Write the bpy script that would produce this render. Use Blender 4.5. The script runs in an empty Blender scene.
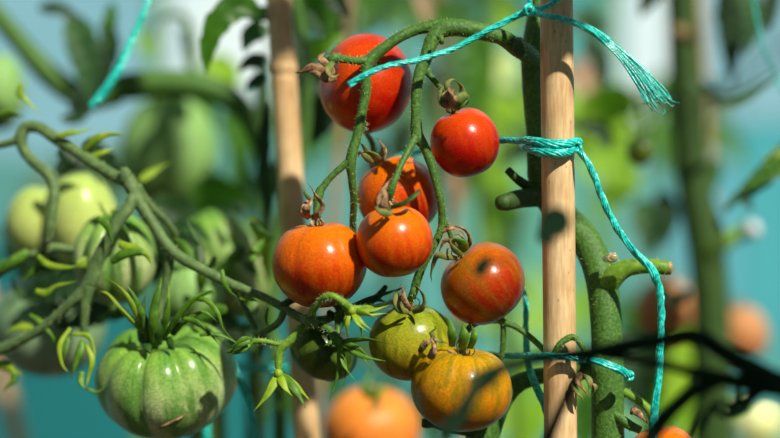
import bpy, bmesh, math, random
from mathutils import Vector, Matrix, Quaternion, noise as mnoise
R = random.Random(7)
PI = math.pi
SC = bpy.context.scene
# ------------------------------------------------------------------ camera, sky, sun, exposure
D = 0.78            # focus distance (m)
S = 0.28 / 780      # metres per pixel in the focus plane
H = 0.80            # camera height above the soil
cam = bpy.data.cameras.new('camera'); camo = bpy.data.objects.new('camera', cam)
SC.collection.objects.link(camo); SC.camera = camo
camo.location = (0, -D, H); camo.rotation_euler = (PI / 2, 0, 0)
cam.sensor_width = 36; cam.lens = 36 * D / 0.28
cam.clip_start = 0.02; cam.clip_end = 50
cam.dof.use_dof = True; cam.dof.focus_distance = D - 0.004; cam.dof.aperture_fstop = 3.4
w = bpy.data.worlds.new('sky'); SC.world = w; w.use_nodes = True
bg = w.node_tree.nodes['Background']; bg.inputs[0].default_value = (0.60, 0.80, 0.84, 1); bg.inputs[1].default_value = 0.17
sun = bpy.data.lights.new('sun', 'SUN'); suno = bpy.data.objects.new('sun', sun); SC.collection.objects.link(suno)
SUN = Vector((0.42, -0.60, 0.68)).normalized()
suno.rotation_euler = SUN.to_track_quat('Z', 'Y').to_euler(); suno.location = SUN * 3
sun.energy = 4.9; sun.angle = math.radians(1.8); sun.color = (1.0, 0.94, 0.82)
SC.view_settings.view_transform = 'Standard'; SC.view_settings.look = 'None'
SC.view_settings.gamma = 1; SC.view_settings.use_curve_mapping = False
SC.view_settings.exposure = 0.22

# ------------------------------------------------------------------ helpers
def P(x, y, d=0.0):
    """a point seen at (x, y), standing d centimetres behind the focus plane"""
    k = S * (D + d / 100) / D
    return Vector(((x - 390) * k, d / 100, H - (y - 219) * k))
def K(d): return S * (D + d / 100) / D
def link(o, parent=None):
    SC.collection.objects.link(o)
    if parent is not None: o.parent = parent
    return o
def tag(o, label, cat, group=None, kind=None):
    if label: o['label'] = label
    if cat: o['category'] = cat
    if group: o['group'] = group
    if kind: o['kind'] = kind
    return o
def empty(name, loc, label, cat, group=None):
    o = bpy.data.objects.new(name, None); o.empty_display_size = 0.01; o.location = loc
    link(o); return tag(o, label, cat, group)
class MB:
    """collects shapes and links them as ONE mesh object"""
    def __init__(s): s.v = []; s.f = []
    def add(s, v, f):
        b = len(s.v); s.v += v; s.f += [tuple(i + b for i in q) for q in f]; return s
    def build(s, name, mat, parent=None, smooth=True, loc=None):
        off = Vector((0, 0, 0)); q_ = parent
        while q_ is not None: off = off + q_.location; q_ = q_.parent
        if loc is not None: off = loc
        me = bpy.data.meshes.new(name)
        me.from_pydata([tuple(Vector(p) - off) for p in s.v], [], s.f); me.update()
        if smooth: me.polygons.foreach_set('use_smooth', [True] * len(me.polygons))
        me.materials.append(mat)
        o = bpy.data.objects.new(name, me)
        if parent is None: o.location = off
        return link(o, parent)
def cr(pts, step):
    """Catmull-Rom through (Vector, r) list"""
    if len(pts) == 2:
        a, b = pts; n = max(2, int((b[0] - a[0]).length / step))
        return [(a[0].lerp(b[0], i / n), a[1] + (b[1] - a[1]) * i / n) for i in range(n + 1)]
    out = []
    q = [(pts[0][0] * 2 - pts[1][0], pts[0][1])] + pts + [(pts[-1][0] * 2 - pts[-2][0], pts[-1][1])]
    for i in range(1, len(q) - 2):
        p0, p1, p2, p3 = q[i - 1][0], q[i][0], q[i + 1][0], q[i + 2][0]
        n = max(2, int((p2 - p1).length / step))
        for j in range(n):
            t = j / n
            v = 0.5 * ((2 * p1) + (p2 - p0) * t + (2 * p0 - 5 * p1 + 4 * p2 - p3) * t * t + (3 * p1 - p0 - 3 * p2 + p3) * t ** 3)
            out.append((v, q[i][1] + (q[i + 1][1] - q[i][1]) * (t * t * (3 - 2 * t))))
    out.append(pts[-1]); return out
def conv(path):
    o = []
    for p in path:
        if isinstance(p[0], Vector): o.append((p[0], p[1]))
        else: o.append((P(p[0], p[1], p[2]), p[3] * K(p[2])))
    return o
def frames(c, up=Vector((0, -1, 0.01))):
    n = len(c); out = []; u = None
    for i in range(n):
        t = (c[min(i + 1, n - 1)] - c[max(i - 1, 0)])
        t = t.normalized() if t.length > 1e-12 else Vector((0, 0, 1))
        if u is None:
            u = up - t * up.dot(t)
            if u.length < 1e-3: u = Vector((1, 0, 0)) - t * t.x
        else: u = u - t * u.dot(t)
        u.normalize(); out.append((t, u, t.cross(u)))
    return out
def tube(path, seg=12, step=None, flat=1.0, twist=0.0, wob=0.0, caps=True, up=Vector((0, -1, 0.01)), seed=0):
    """sweep; flat<1 squashes the section along its facing direction"""
    path = conv(path)
    if step is None: step = max(0.0004, 0.6 * max(r for _, r in path))
    pr = cr(path, step); c = [p for p, _ in pr]; n = len(c); fr = frames(c, up)
    v = []; f = []
    for i, (p, r) in enumerate(pr):
        t, u, s = fr[i]; a0 = twist * i / max(1, n - 1)
        for k in range(seg):
            a = 2 * PI * k / seg
            x = math.cos(a); y = math.sin(a) * flat
            rr = r
            if wob: rr *= 1 + .5 * wob * mnoise.noise(Vector((p.x, p.y, p.z)) * (0.35 / max(r, 1e-4)) + Vector((math.cos(a), math.sin(a), seed)))
            ca, sa = math.cos(a0), math.sin(a0)
            v.append(p + s * (rr * (x * ca - y * sa)) + u * (rr * (x * sa + y * ca)))
    for i in range(n - 1):
        for k in range(seg):
            k2 = (k + 1) % seg
            f.append((i * seg + k, i * seg + k2, (i + 1) * seg + k2, (i + 1) * seg + k))
    if caps:
        for e, i in ((-1, 0), (1, n - 1)):
            b = len(v); r = pr[i][1]; v.append(c[i] + fr[i][0] * (e * r * 0.45))
            for k in range(seg):
                k2 = (k + 1) % seg
                f.append((i * seg + k, i * seg + k2, b) if e > 0 else (i * seg + k2, i * seg + k, b))
    return v, f
def hairs(path, dens, ln=0.0011, rad=0.00008, rnd=R):
    """short fine hairs standing off a stem"""
    pr = cr(conv(path), 0.0006); c = [p for p, _ in pr]; fr = frames(c); m = MB()
    L = sum((c[i + 1] - c[i]).length for i in range(len(c) - 1))
    for _ in range(int(L * 100 * dens)):
        i = rnd.randrange(len(c)); t, u, s = fr[i]; a = rnd.random() * 2 * PI
        nrm = u * math.cos(a) + s * math.sin(a)
        p = c[i] + nrm * pr[i][1] * 0.93 + t * rnd.uniform(-.0004, .0004)
        q = p + (nrm + t * rnd.uniform(-.3, .3) + s * rnd.uniform(-.15, .15)) * ln * rnd.uniform(.5, 1.5)
        w1 = t * rad; w2 = nrm.cross(t) * rad
        m.add([p + w1, p - w1 * .5 + w2, p - w1 * .5 - w2, q], [(0, 1, 3), (1, 2, 3), (2, 0, 3)])
    return m
def hair_obj(m, mat, parent):
    o = m.build('stem_hair', mat, parent, smooth=False); o['kind'] = 'stuff'; return o
def blade(path, flat=0.22, twist=0.0, seg=8, up=Vector((0, -1, .1)), profile=(0.45, 1.0, 0.85, 0.1)):
    """sepal or narrow leaf: flattened, widest before the middle, pointed; path (x,y,d) with one width in px"""
    return tube(path, seg=seg, step=0.0009, flat=flat, twist=twist, up=up)
def sep(pts, wpx, twist=0.0, flat=0.25, up=Vector((0, -1, .1))):
    n = len(pts); path = []
    for i, p in enumerate(pts):
        t = i / (n - 1); wd = wpx * (0.5 + 0.5 * math.sin(PI * min(1, t * 1.15 + .08))) * (1 - t ** 2.6 * 0.93)
        path.append((p[0], p[1], p[2], wd) if not isinstance(p, Vector) else (p, wd * S))
    return tube(path, seg=8, step=0.0009, flat=flat, twist=twist, up=up)
def leafmesh(path, width, fold=0.25, wav=0.12, ser=5, seed=0, up=Vector((0, -1, .2)), nx=8, ny=26):
    """one leaflet: toothed outline, raised folds between veins, midrib; path = Vectors"""
    pr = cr([(p, 1) for p in path], (path[0] - path[-1]).length / ny + 1e-5); c = [p for p, _ in pr]; fr = frames(c, up)
    n = len(c); v = []; f = []
    for i in range(n):
        t = i / (n - 1); T, U, Sd = fr[i]
        base = math.sin(PI * t ** 0.72) ** 0.8 * (1 - 0.25 * t) if 0 < t < 1 else 0.02
        saw = (t * ser + 0.13 * seed) % 1.0
        hw = width / 2 * base * (1 + 0.11 * (0.5 - saw) * 2 * (t > .08))
        for k in range(nx + 1):
            a = k / nx * 2 - 1
            z = fold * abs(a) * hw - wav * hw * math.sin(t * ser * 2 * PI + seed) * abs(a) + 0.2 * wav * hw * math.sin(9 * t + 5 * a + seed * 3)
            z -= 0.35 * fold * hw * a * a
            v.append(c[i] + Sd * (a * hw) + U * z)
    for i in range(n - 1):
        for k in range(nx):
            b = i * (nx + 1) + k; f.append((b, b + 1, b + nx + 2, b + nx + 1))
    return v, f
def compound(m, base, tip, sag, nl, lw, ll, rnd, up=Vector((0, -1, .3)), rr=0.0011):
    """one tomato leaf: rachis with pairs of toothed leaflets and one at the tip"""
    mid = base.lerp(tip, .5) + Vector((0, 0, sag))
    pr = cr([(base, rr), (mid, rr * .8), (tip, rr * .5)], (tip - base).length / 14)
    m.add(*tube([(p, r) for p, r in pr], seg=6)); c = [p for p, _ in pr]; fr = frames(c, up); n = len(c)
    for j in range(nl):
        i = int((0.25 + 0.7 * j / max(1, nl - 1)) * (n - 1)); T, U, Sd = fr[i]
        for s in (-1, 1):
            l = ll * rnd.uniform(.65, 1.1); dr = (Sd * s + T * rnd.uniform(.2, .7) + U * rnd.uniform(-.3, .3)).normalized()
            a = c[i]; b = a + dr * l * .5 + Vector((0, 0, .003)); e = a + dr * l + Vector((0, 0, -l * rnd.uniform(.15, .55)))
            m.add(*leafmesh([a, b, e], lw * rnd.uniform(.75, 1.15), seed=rnd.random() * 6, up=up + Vector((rnd.uniform(-.4, .4), 0, rnd.uniform(-.4, .6))), nx=4, ny=14))
    T, U, Sd = fr[-1]; a = c[-1]
    m.add(*leafmesh([a, a + T * ll * .6, a + T * ll * 1.1 + Vector((0, 0, -ll * .4))], lw * 1.1, seed=rnd.random() * 6, up=up, nx=4, ny=14))

# ------------------------------------------------------------------ materials
def new(name):
    m = bpy.data.materials.new(name); m.use_nodes = True; nt = m.node_tree
    return m, nt, nt.nodes['Principled BSDF'], nt.nodes, nt.links
def ramp(N, stops):
    r = N.new('ShaderNodeValToRGB'); e = r.color_ramp.elements
    while len(e) < len(stops): e.new(0.5)
    for i, (p, c) in enumerate(stops): e[i].position = p; e[i].color = (*c, 1)
    return r
def tex(N, L, scale, detail=3, coord='Object', vec=None, rough=.5):
    t = N.new('ShaderNodeTexNoise'); t.inputs['Scale'].default_value = scale; t.inputs['Detail'].default_value = detail; t.inputs['Roughness'].default_value = rough
    if vec is None:
        tc = N.new('ShaderNodeTexCoord'); L.new(tc.outputs[coord], t.inputs['Vector'])
    else: L.new(vec, t.inputs['Vector'])
    return t
def bump(N, L, b, h, strength, dist=0.001):
    n = N.new('ShaderNodeBump'); n.inputs['Strength'].default_value = strength; n.inputs['Distance'].default_value = dist
    L.new(h, n.inputs['Height']); L.new(n.outputs[0], b.inputs['Normal'])
def fruit_mat(name, shoulder, body, bottom, stripe, samt, sfreq=3.0, rough=.28, mott=.35, sss=.12, speck=0.2, seed=0.0, ssc=(1, .3, .1), coat=.15, scar=None):
    m, nt, b, N, L = new(name)
    tc = N.new('ShaderNodeTexCoord'); sub = N.new('ShaderNodeVectorMath'); sub.operation = 'SUBTRACT'
    L.new(tc.outputs['Generated'], sub.inputs[0]); sub.inputs[1].default_value = (.5, .5, .5)
    sp = N.new('ShaderNodeSeparateXYZ'); L.new(sub.outputs[0], sp.inputs[0])
    # along the height of the fruit
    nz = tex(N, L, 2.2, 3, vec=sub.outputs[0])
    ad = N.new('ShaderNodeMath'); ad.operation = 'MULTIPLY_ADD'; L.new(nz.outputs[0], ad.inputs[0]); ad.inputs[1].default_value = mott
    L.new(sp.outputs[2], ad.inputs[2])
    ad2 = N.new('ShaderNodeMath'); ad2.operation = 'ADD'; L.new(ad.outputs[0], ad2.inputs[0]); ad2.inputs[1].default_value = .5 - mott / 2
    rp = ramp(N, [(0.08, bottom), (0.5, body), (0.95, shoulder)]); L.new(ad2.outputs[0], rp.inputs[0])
    # stripes running pole to pole
    cx = N.new('ShaderNodeCombineXYZ'); fl = N.new('ShaderNodeVectorMath'); fl.operation = 'MULTIPLY'
    L.new(sub.outputs[0], fl.inputs[0]); fl.inputs[1].default_value = (1, 1, 0)
    no = N.new('ShaderNodeVectorMath'); no.operation = 'NORMALIZE'; L.new(fl.outputs[0], no.inputs[0])
    sc = N.new('ShaderNodeVectorMath'); sc.operation = 'MULTIPLY_ADD'; L.new(sub.outputs[0], sc.inputs[0]); sc.inputs[1].default_value = (0.15, 0.15, .55)
    L.new(no.outputs[0], sc.inputs[2])
    of = N.new('ShaderNodeVectorMath'); of.operation = 'ADD'; L.new(sc.outputs[0], of.inputs[0]); of.inputs[1].default_value = (seed, seed * 1.7, seed)
    st = tex(N, L, sfreq, 5, vec=of.outputs[0], rough=.62)
    sr = ramp(N, [(0.44, (0, 0, 0)), (0.60, (1, 1, 1))]); L.new(st.outputs[0], sr.inputs[0])
    fac = N.new('ShaderNodeMath'); fac.operation = 'MULTIPLY'; L.new(sr.outputs[0], fac.inputs[0]); fac.inputs[1].default_value = samt
    mx = N.new('ShaderNodeMix'); mx.data_type = 'RGBA'; L.new(fac.outputs[0], mx.inputs['Factor']); L.new(rp.outputs[0], mx.inputs[6]); mx.inputs[7].default_value = (*stripe, 1)
    # fine skin speckle
    sk = tex(N, L, 48, 3, vec=sub.outputs[0]); k2 = N.new('ShaderNodeMapRange'); L.new(sk.outputs[0], k2.inputs[0])
    k2.inputs[1].default_value = .35; k2.inputs[2].default_value = .75; k2.inputs[3].default_value = 1 - speck; k2.inputs[4].default_value = 1 + speck * 1.6
    ml = N.new('ShaderNodeVectorMath'); ml.operation = 'SCALE'; L.new(mx.outputs[2], ml.inputs[0]); L.new(k2.outputs[0], ml.inputs['Scale'])
    L.new(ml.outputs[0], b.inputs['Base Color'])
    b.inputs['Roughness'].default_value = rough; b.inputs['Subsurface Weight'].default_value = sss
    b.inputs['Subsurface Radius'].default_value = ssc; b.inputs['Subsurface Scale'].default_value = 0.004
    b.inputs['Coat Weight'].default_value = coat; b.inputs['Coat Roughness'].default_value = .2
    b.inputs['Specular IOR Level'].default_value = .22
    fb = tex(N, L, 28, 4, vec=sub.outputs[0]); bump(N, L, b, fb.outputs[0], .12, .0006)
    return m
def plain(name, stops, scale, rough=.5, bumpv=.3, stretch=(1, 1, 1), spec=.4, detail=5, dist=.0006, transl=0.0, sheen=0, sss=0):
    m, nt, b, N, L = new(name)
    tc = N.new('ShaderNodeTexCoord'); mp = N.new('ShaderNodeMapping'); mp.inputs['Scale'].default_value = stretch
    L.new(tc.outputs['Object'], mp.inputs[0])
    t = tex(N, L, scale, detail, vec=mp.outputs[0], rough=.6); r = ramp(N, stops); L.new(t.outputs[0], r.inputs[0]); L.new(r.outputs[0], b.inputs['Base Color'])
    b.inputs['Roughness'].default_value = rough; b.inputs['Specular IOR Level'].default_value = spec
    if bumpv: bump(N, L, b, t.outputs[0], bumpv, dist)
    if sheen: b.inputs['Sheen Weight'].default_value = sheen; b.inputs['Sheen Roughness'].default_value = .4; b.inputs['Sheen Tint'].default_value = (.8, 1, .6, 1)
    if sss: b.inputs['Subsurface Weight'].default_value = sss; b.inputs['Subsurface Scale'].default_value = .002; b.inputs['Subsurface Radius'].default_value = (.5, 1, .2)
    if transl:
        o = N['Material Output']; tl = N.new('ShaderNodeBsdfTranslucent'); mi = N.new('ShaderNodeMixShader'); mi.inputs[0].default_value = transl
        g = N.new('ShaderNodeVectorMath'); g.operation = 'MULTIPLY'; L.new(r.outputs[0], g.inputs[0]); g.inputs[1].default_value = (1.9, 1.7, .6)
        L.new(g.outputs[0], tl.inputs[0]); L.new(b.outputs[0], mi.inputs[1]); L.new(tl.outputs[0], mi.inputs[2]); L.new(mi.outputs[0], o.inputs[0])
    return m
BORG = fruit_mat('bright_orange_skin', (.80, .26, .035), (.76, .18, .025), (.66, .10, .015), (.8, .30, .05), .4, 2.0, rough=.4, coat=0, seed=3)
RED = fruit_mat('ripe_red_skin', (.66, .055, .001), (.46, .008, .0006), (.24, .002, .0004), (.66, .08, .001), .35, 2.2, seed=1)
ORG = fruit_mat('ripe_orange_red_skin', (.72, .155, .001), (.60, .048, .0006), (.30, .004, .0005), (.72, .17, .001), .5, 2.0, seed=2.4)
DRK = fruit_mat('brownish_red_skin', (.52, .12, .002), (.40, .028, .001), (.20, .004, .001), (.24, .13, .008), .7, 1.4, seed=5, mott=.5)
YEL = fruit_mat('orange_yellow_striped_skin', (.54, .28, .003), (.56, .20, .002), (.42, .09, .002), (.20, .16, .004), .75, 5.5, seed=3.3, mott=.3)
OLV = fruit_mat('yellow_green_striped_skin', (.24, .30, .015), (.38, .33, .012), (.50, .20, .008), (.10, .13, .006), .7, 3.5, seed=7.7, mott=.4)
DGR = fruit_mat('dark_green_striped_skin', (.05, .10, .01), (.10, .16, .015), (.14, .15, .02), (.02, .05, .005), .8, 2.6, seed=9.1, mott=.3)
GRN = fruit_mat('pale_green_striped_skin', (.20, .38, .05), (.48, .56, .25), (.38, .42, .16), (.09, .24, .03), .9, 3.0, seed=4.1, mott=.3, sss=.2, ssc=(.4, 1, .2), rough=.32)
LIM = fruit_mat('lime_green_skin', (.40, .54, .12), (.56, .66, .18), (.50, .58, .16), (.38, .50, .12), .5, 2.0, seed=6.1, sss=.2, ssc=(.5, 1, .2))
MGR = fruit_mat('plain_green_skin', (.24, .44, .13), (.28, .48, .16), (.16, .28, .06), (.18, .36, .08), .4, 2.0, rough=.5, coat=0, seed=8.3, sss=.15, ssc=(.4, 1, .2))
GRY = fruit_mat('grey_green_skin', (.14, .26, .11), (.24, .38, .2), (.3, .38, .24), (.1, .22, .08), .5, 2.0, seed=2.2)
STEM = plain('green_stem', [(.22, (.022, .07, .008)), (.5, (.055, .155, .018)), (.8, (.14, .28, .04))], 800, .55, .6, sheen=.08)
STEMB = plain('bright_green_stem', [(.25, (.06, .15, .01)), (.55, (.15, .30, .02)), (.8, (.32, .42, .05))], 300, .5, .5, sheen=.08)
STEMD = plain('dusky_green_stem', [(.25, (.012, .04, .006)), (.55, (.035, .085, .01)), (.8, (.08, .15, .02))], 420, .6, .5, sheen=.05)
STEML = plain('pale_grey_green_stem', [(.25, (.055, .11, .03)), (.55, (.11, .19, .055)), (.8, (.2, .3, .1))], 380, .6, .5, sheen=.1)
HAIR = plain('pale_hair', [(.3, (.5, .6, .35)), (.7, (.75, .8, .6))], 100, .5, 0, transl=.4)
SEPAL = plain('green_sepal', [(.3, (.04, .12, .006)), (.6, (.11, .26, .015)), (.8, (.26, .4, .04))], 260, .5, .3, transl=.12)
SEPALD = plain('dark_green_sepal', [(.3, (.012, .05, .005)), (.6, (.04, .11, .01)), (.8, (.09, .2, .02))], 260, .5, .3, transl=.1)
SEPALY = plain('yellow_green_sepal', [(.3, (.14, .28, .012)), (.6, (.30, .44, .02)), (.8, (.45, .55, .05))], 200, .5, .3, transl=.15)
DRY = plain('dried_brown_sepal', [(.3, (.05, .03, .015)), (.5, (.26, .14, .06)), (.62, (.5, .32, .16)), (.8, (.68, .5, .3))], 380, .8, .9, dist=.001)
OLD = plain('withering_green_brown_sepal', [(.3, (.03, .07, .012)), (.48, (.12, .18, .03)), (.6, (.25, .2, .06)), (.75, (.4, .26, .12))], 260, .7, .6)
LEAF = plain('mid_green_leaf', [(.3, (.02, .09, .006)), (.55, (.06, .19, .01)), (.8, (.15, .34, .02))], 45, .45, .3, transl=.3, dist=.002)
LEAFY = plain('yellow_green_leaf', [(.3, (.16, .36, .02)), (.55, (.32, .55, .03)), (.8, (.55, .72, .08))], 40, .5, .3, transl=.35, dist=.002)
LEAFP = plain('glare_pale_leaf', [(.3, (.6, .75, .25)), (.7, (.85, .92, .45))], 40, .5, .2, transl=.3, dist=.002)  # sunlit glare of a blurred leaf put into its colour
LEAFD = plain('dark_green_leaf', [(.3, (.006, .025, .006)), (.6, (.016, .055, .012)), (.8, (.04, .11, .02))], 45, .5, .3, transl=.15, dist=.002)
LEAFG = plain('grey_green_leaf', [(.3, (.02, .07, .02)), (.6, (.05, .14, .04)), (.8, (.12, .24, .09))], 45, .5, .3, transl=.2, dist=.002)
BUD = plain('pale_cut_end', [(.3, (.16, .13, .04)), (.55, (.4, .28, .12)), (.75, (.7, .55, .32))], 700, .7, .4)
BEAD, _nt, _b, _n, _l = new('clear_sap'); _b.inputs['Base Color'].default_value = (.75, .6, .3, 1); _b.inputs['Roughness'].default_value = .08; _b.inputs['Transmission Weight'].default_value = .6
DBR = plain('shade_dark_branch', [(.3, (.003, .014, .006)), (.7, (.01, .035, .014))], 60, .85, .2, spec=.1)  # foreground green painted near black to stand for its shade
SOIL = plain('dark_soil', [(.3, (.02, .014, .009)), (.6, (.055, .04, .026)), (.8, (.1, .075, .05))], 30, .9, .8, dist=.01)
WFR = plain('painted_white_frame', [(.3, (.7, .74, .76)), (.7, (.8, .83, .85))], 10, .5, .05)
def sheet(name, lo, hi, rough=.35):
    return plain(name, [(.3, lo), (.7, hi)], 2.2, rough, .0, detail=2, spec=.3)
TEAL = sheet('teal_plastic_sheet', (.006, .11, .13), (.02, .20, .21))
TEAL2 = sheet('sea_green_plastic_sheet', (.045, .26, .27), (.13, .43, .42))
BLU = sheet('pale_blue_film', (.14, .36, .46), (.30, .54, .66))
SKYB = sheet('sky_blue_film', (.08, .34, .46), (.15, .46, .58))
PALE = sheet('whitish_film', (.5, .72, .84), (.78, .9, .95))
def bamboo(name, lo, mid, hi):
    m, nt, b, N, L = new(name)
    tc = N.new('ShaderNodeTexCoord'); mp = N.new('ShaderNodeMapping'); mp.inputs['Scale'].default_value = (1, 1, .12); L.new(tc.outputs['Object'], mp.inputs[0])
    t = tex(N, L, 900, 4, vec=mp.outputs[0]); t2 = tex(N, L, 55, 4)
    a = N.new('ShaderNodeMath'); a.operation = 'MULTIPLY_ADD'; L.new(t.outputs[0], a.inputs[0]); a.inputs[1].default_value = .5
    h = N.new('ShaderNodeMath'); h.operation = 'MULTIPLY'; L.new(t2.outputs[0], h.inputs[0]); h.inputs[1].default_value = .5; L.new(h.outputs[0], a.inputs[2])
    r = ramp(N, [(.3, lo), (.5, mid), (.68, hi)]); L.new(a.outputs[0], r.inputs[0])
    vo = N.new('ShaderNodeTexVoronoi'); vo.inputs['Scale'].default_value = 330; mp2 = N.new('ShaderNodeMapping'); mp2.inputs['Scale'].default_value = (1, 1, .5)
    L.new(tc.outputs['Object'], mp2.inputs[0]); L.new(mp2.outputs[0], vo.inputs['Vector'])
    r2 = ramp(N, [(.06, (.35, .22, .12)), (.13, (1, 1, 1))]); L.new(vo.outputs[0], r2.inputs[0])
    mx = N.new('ShaderNodeMix'); mx.data_type = 'RGBA'; mx.blend_type = 'MULTIPLY'; mx.inputs['Factor'].default_value = .6; L.new(r.outputs[0], mx.inputs[6]); L.new(r2.outputs[0], mx.inputs[7])
    L.new(mx.outputs[2], b.inputs['Base Color']); b.inputs['Roughness'].default_value = .5
    bump(N, L, b, a.outputs[0], .4, .0005); return m
BAM = bamboo('bamboo', (.42, .24, .10), (.66, .43, .20), (.84, .62, .35))
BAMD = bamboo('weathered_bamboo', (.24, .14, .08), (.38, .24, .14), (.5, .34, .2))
BAMM = bamboo('shaded_tan_bamboo', (.26, .15, .08), (.44, .28, .15), (.62, .44, .26))  # tan bamboo with shade mixed into its colours
def twine_mat(name, c, c2):
    m, nt, b, N, L = new(name)
    t = tex(N, L, 700, 3); r = ramp(N, [(.35, c), (.7, c2)]); L.new(t.outputs[0], r.inputs[0]); L.new(r.outputs[0], b.inputs['Base Color'])
    b.inputs['Roughness'].default_value = .26; b.inputs['Specular IOR Level'].default_value = .8; bump(N, L, b, t.outputs[0], .5, .0004); return m
TW = twine_mat('teal_twine', (.0, .36, .32), (.05, .88, .74))

# ------------------------------------------------------------------ the greenhouse around the plants
def box(m, x0, x1, y0, y1, z0, z1):
    v = [Vector((x, y, z)) for x in (x0, x1) for y in (y0, y1) for z in (z0, z1)]
    m.add(v, [(0, 1, 3, 2), (4, 6, 7, 5), (0, 4, 5, 1), (2, 3, 7, 6), (0, 2, 6, 4), (1, 5, 7, 3)])
    return m
def struct(name, m, mat):
    o = m.build(name, mat, smooth=False, loc=Vector((0, 0, 0))); o['kind'] = 'structure'; return o
struct('floor', box(MB(), -2.2, 2.2, -2.4, 1.1, -.05, 0), SOIL)
WY = 1.0
# film panels of the back wall, side by side; a teal lower band and a paler film above
CYAN = sheet('cyan_plastic_sheet', (.045, .34, .40), (.085, .42, .48))
JADE = sheet('jade_green_film', (.06, .30, .24), (.14, .42, .34))
MIST = sheet('misty_teal_film', (.08, .28, .27), (.13, .36, .34))
# x from, x to, lower sheet and the height it reaches, middle film and the height it reaches, upper film
bays = [(-2.2, -.36, TEAL, .775, MIST, .865, BLU), (-.36, -.18, TEAL, .785, MIST, .85, BLU), (-.18, -.09, TEAL, .76, MIST, .90, PALE), (-.09, .02, TEAL, .74, MIST, .90, SKYB), (.02, .19, TEAL2, .76, JADE, .93, TEAL2),
        (.19, .232, TEAL2, .72, MIST, .85, PALE), (.232, .285, TEAL2, .70, SKYB, .86, BLU), (.285, 2.2, TEAL2, .70, CYAN, .88, BLU)]
wn = 0
for i, (a, b_, lo, z1, mi_, z2, hi) in enumerate(bays):
    struct('wall_back' if i == 0 else 'wall_back.%03d' % i, box(MB(), a, b_ - .002, WY, WY + .01, 0, z1), lo)
    struct('window_%d' % (2 * i + 1), box(MB(), a, b_ - .002, WY, WY + .008, z1 + .001, z2), mi_)
    struct('window_%d' % (2 * i + 2), box(MB(), a, b_ - .002, WY, WY + .008, z2 + .001, 2.2), hi)
struct('trim_1', box(MB(), -2.2, 2.2, WY + .012, WY + .05, 2.2, 2.25), WFR)

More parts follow.
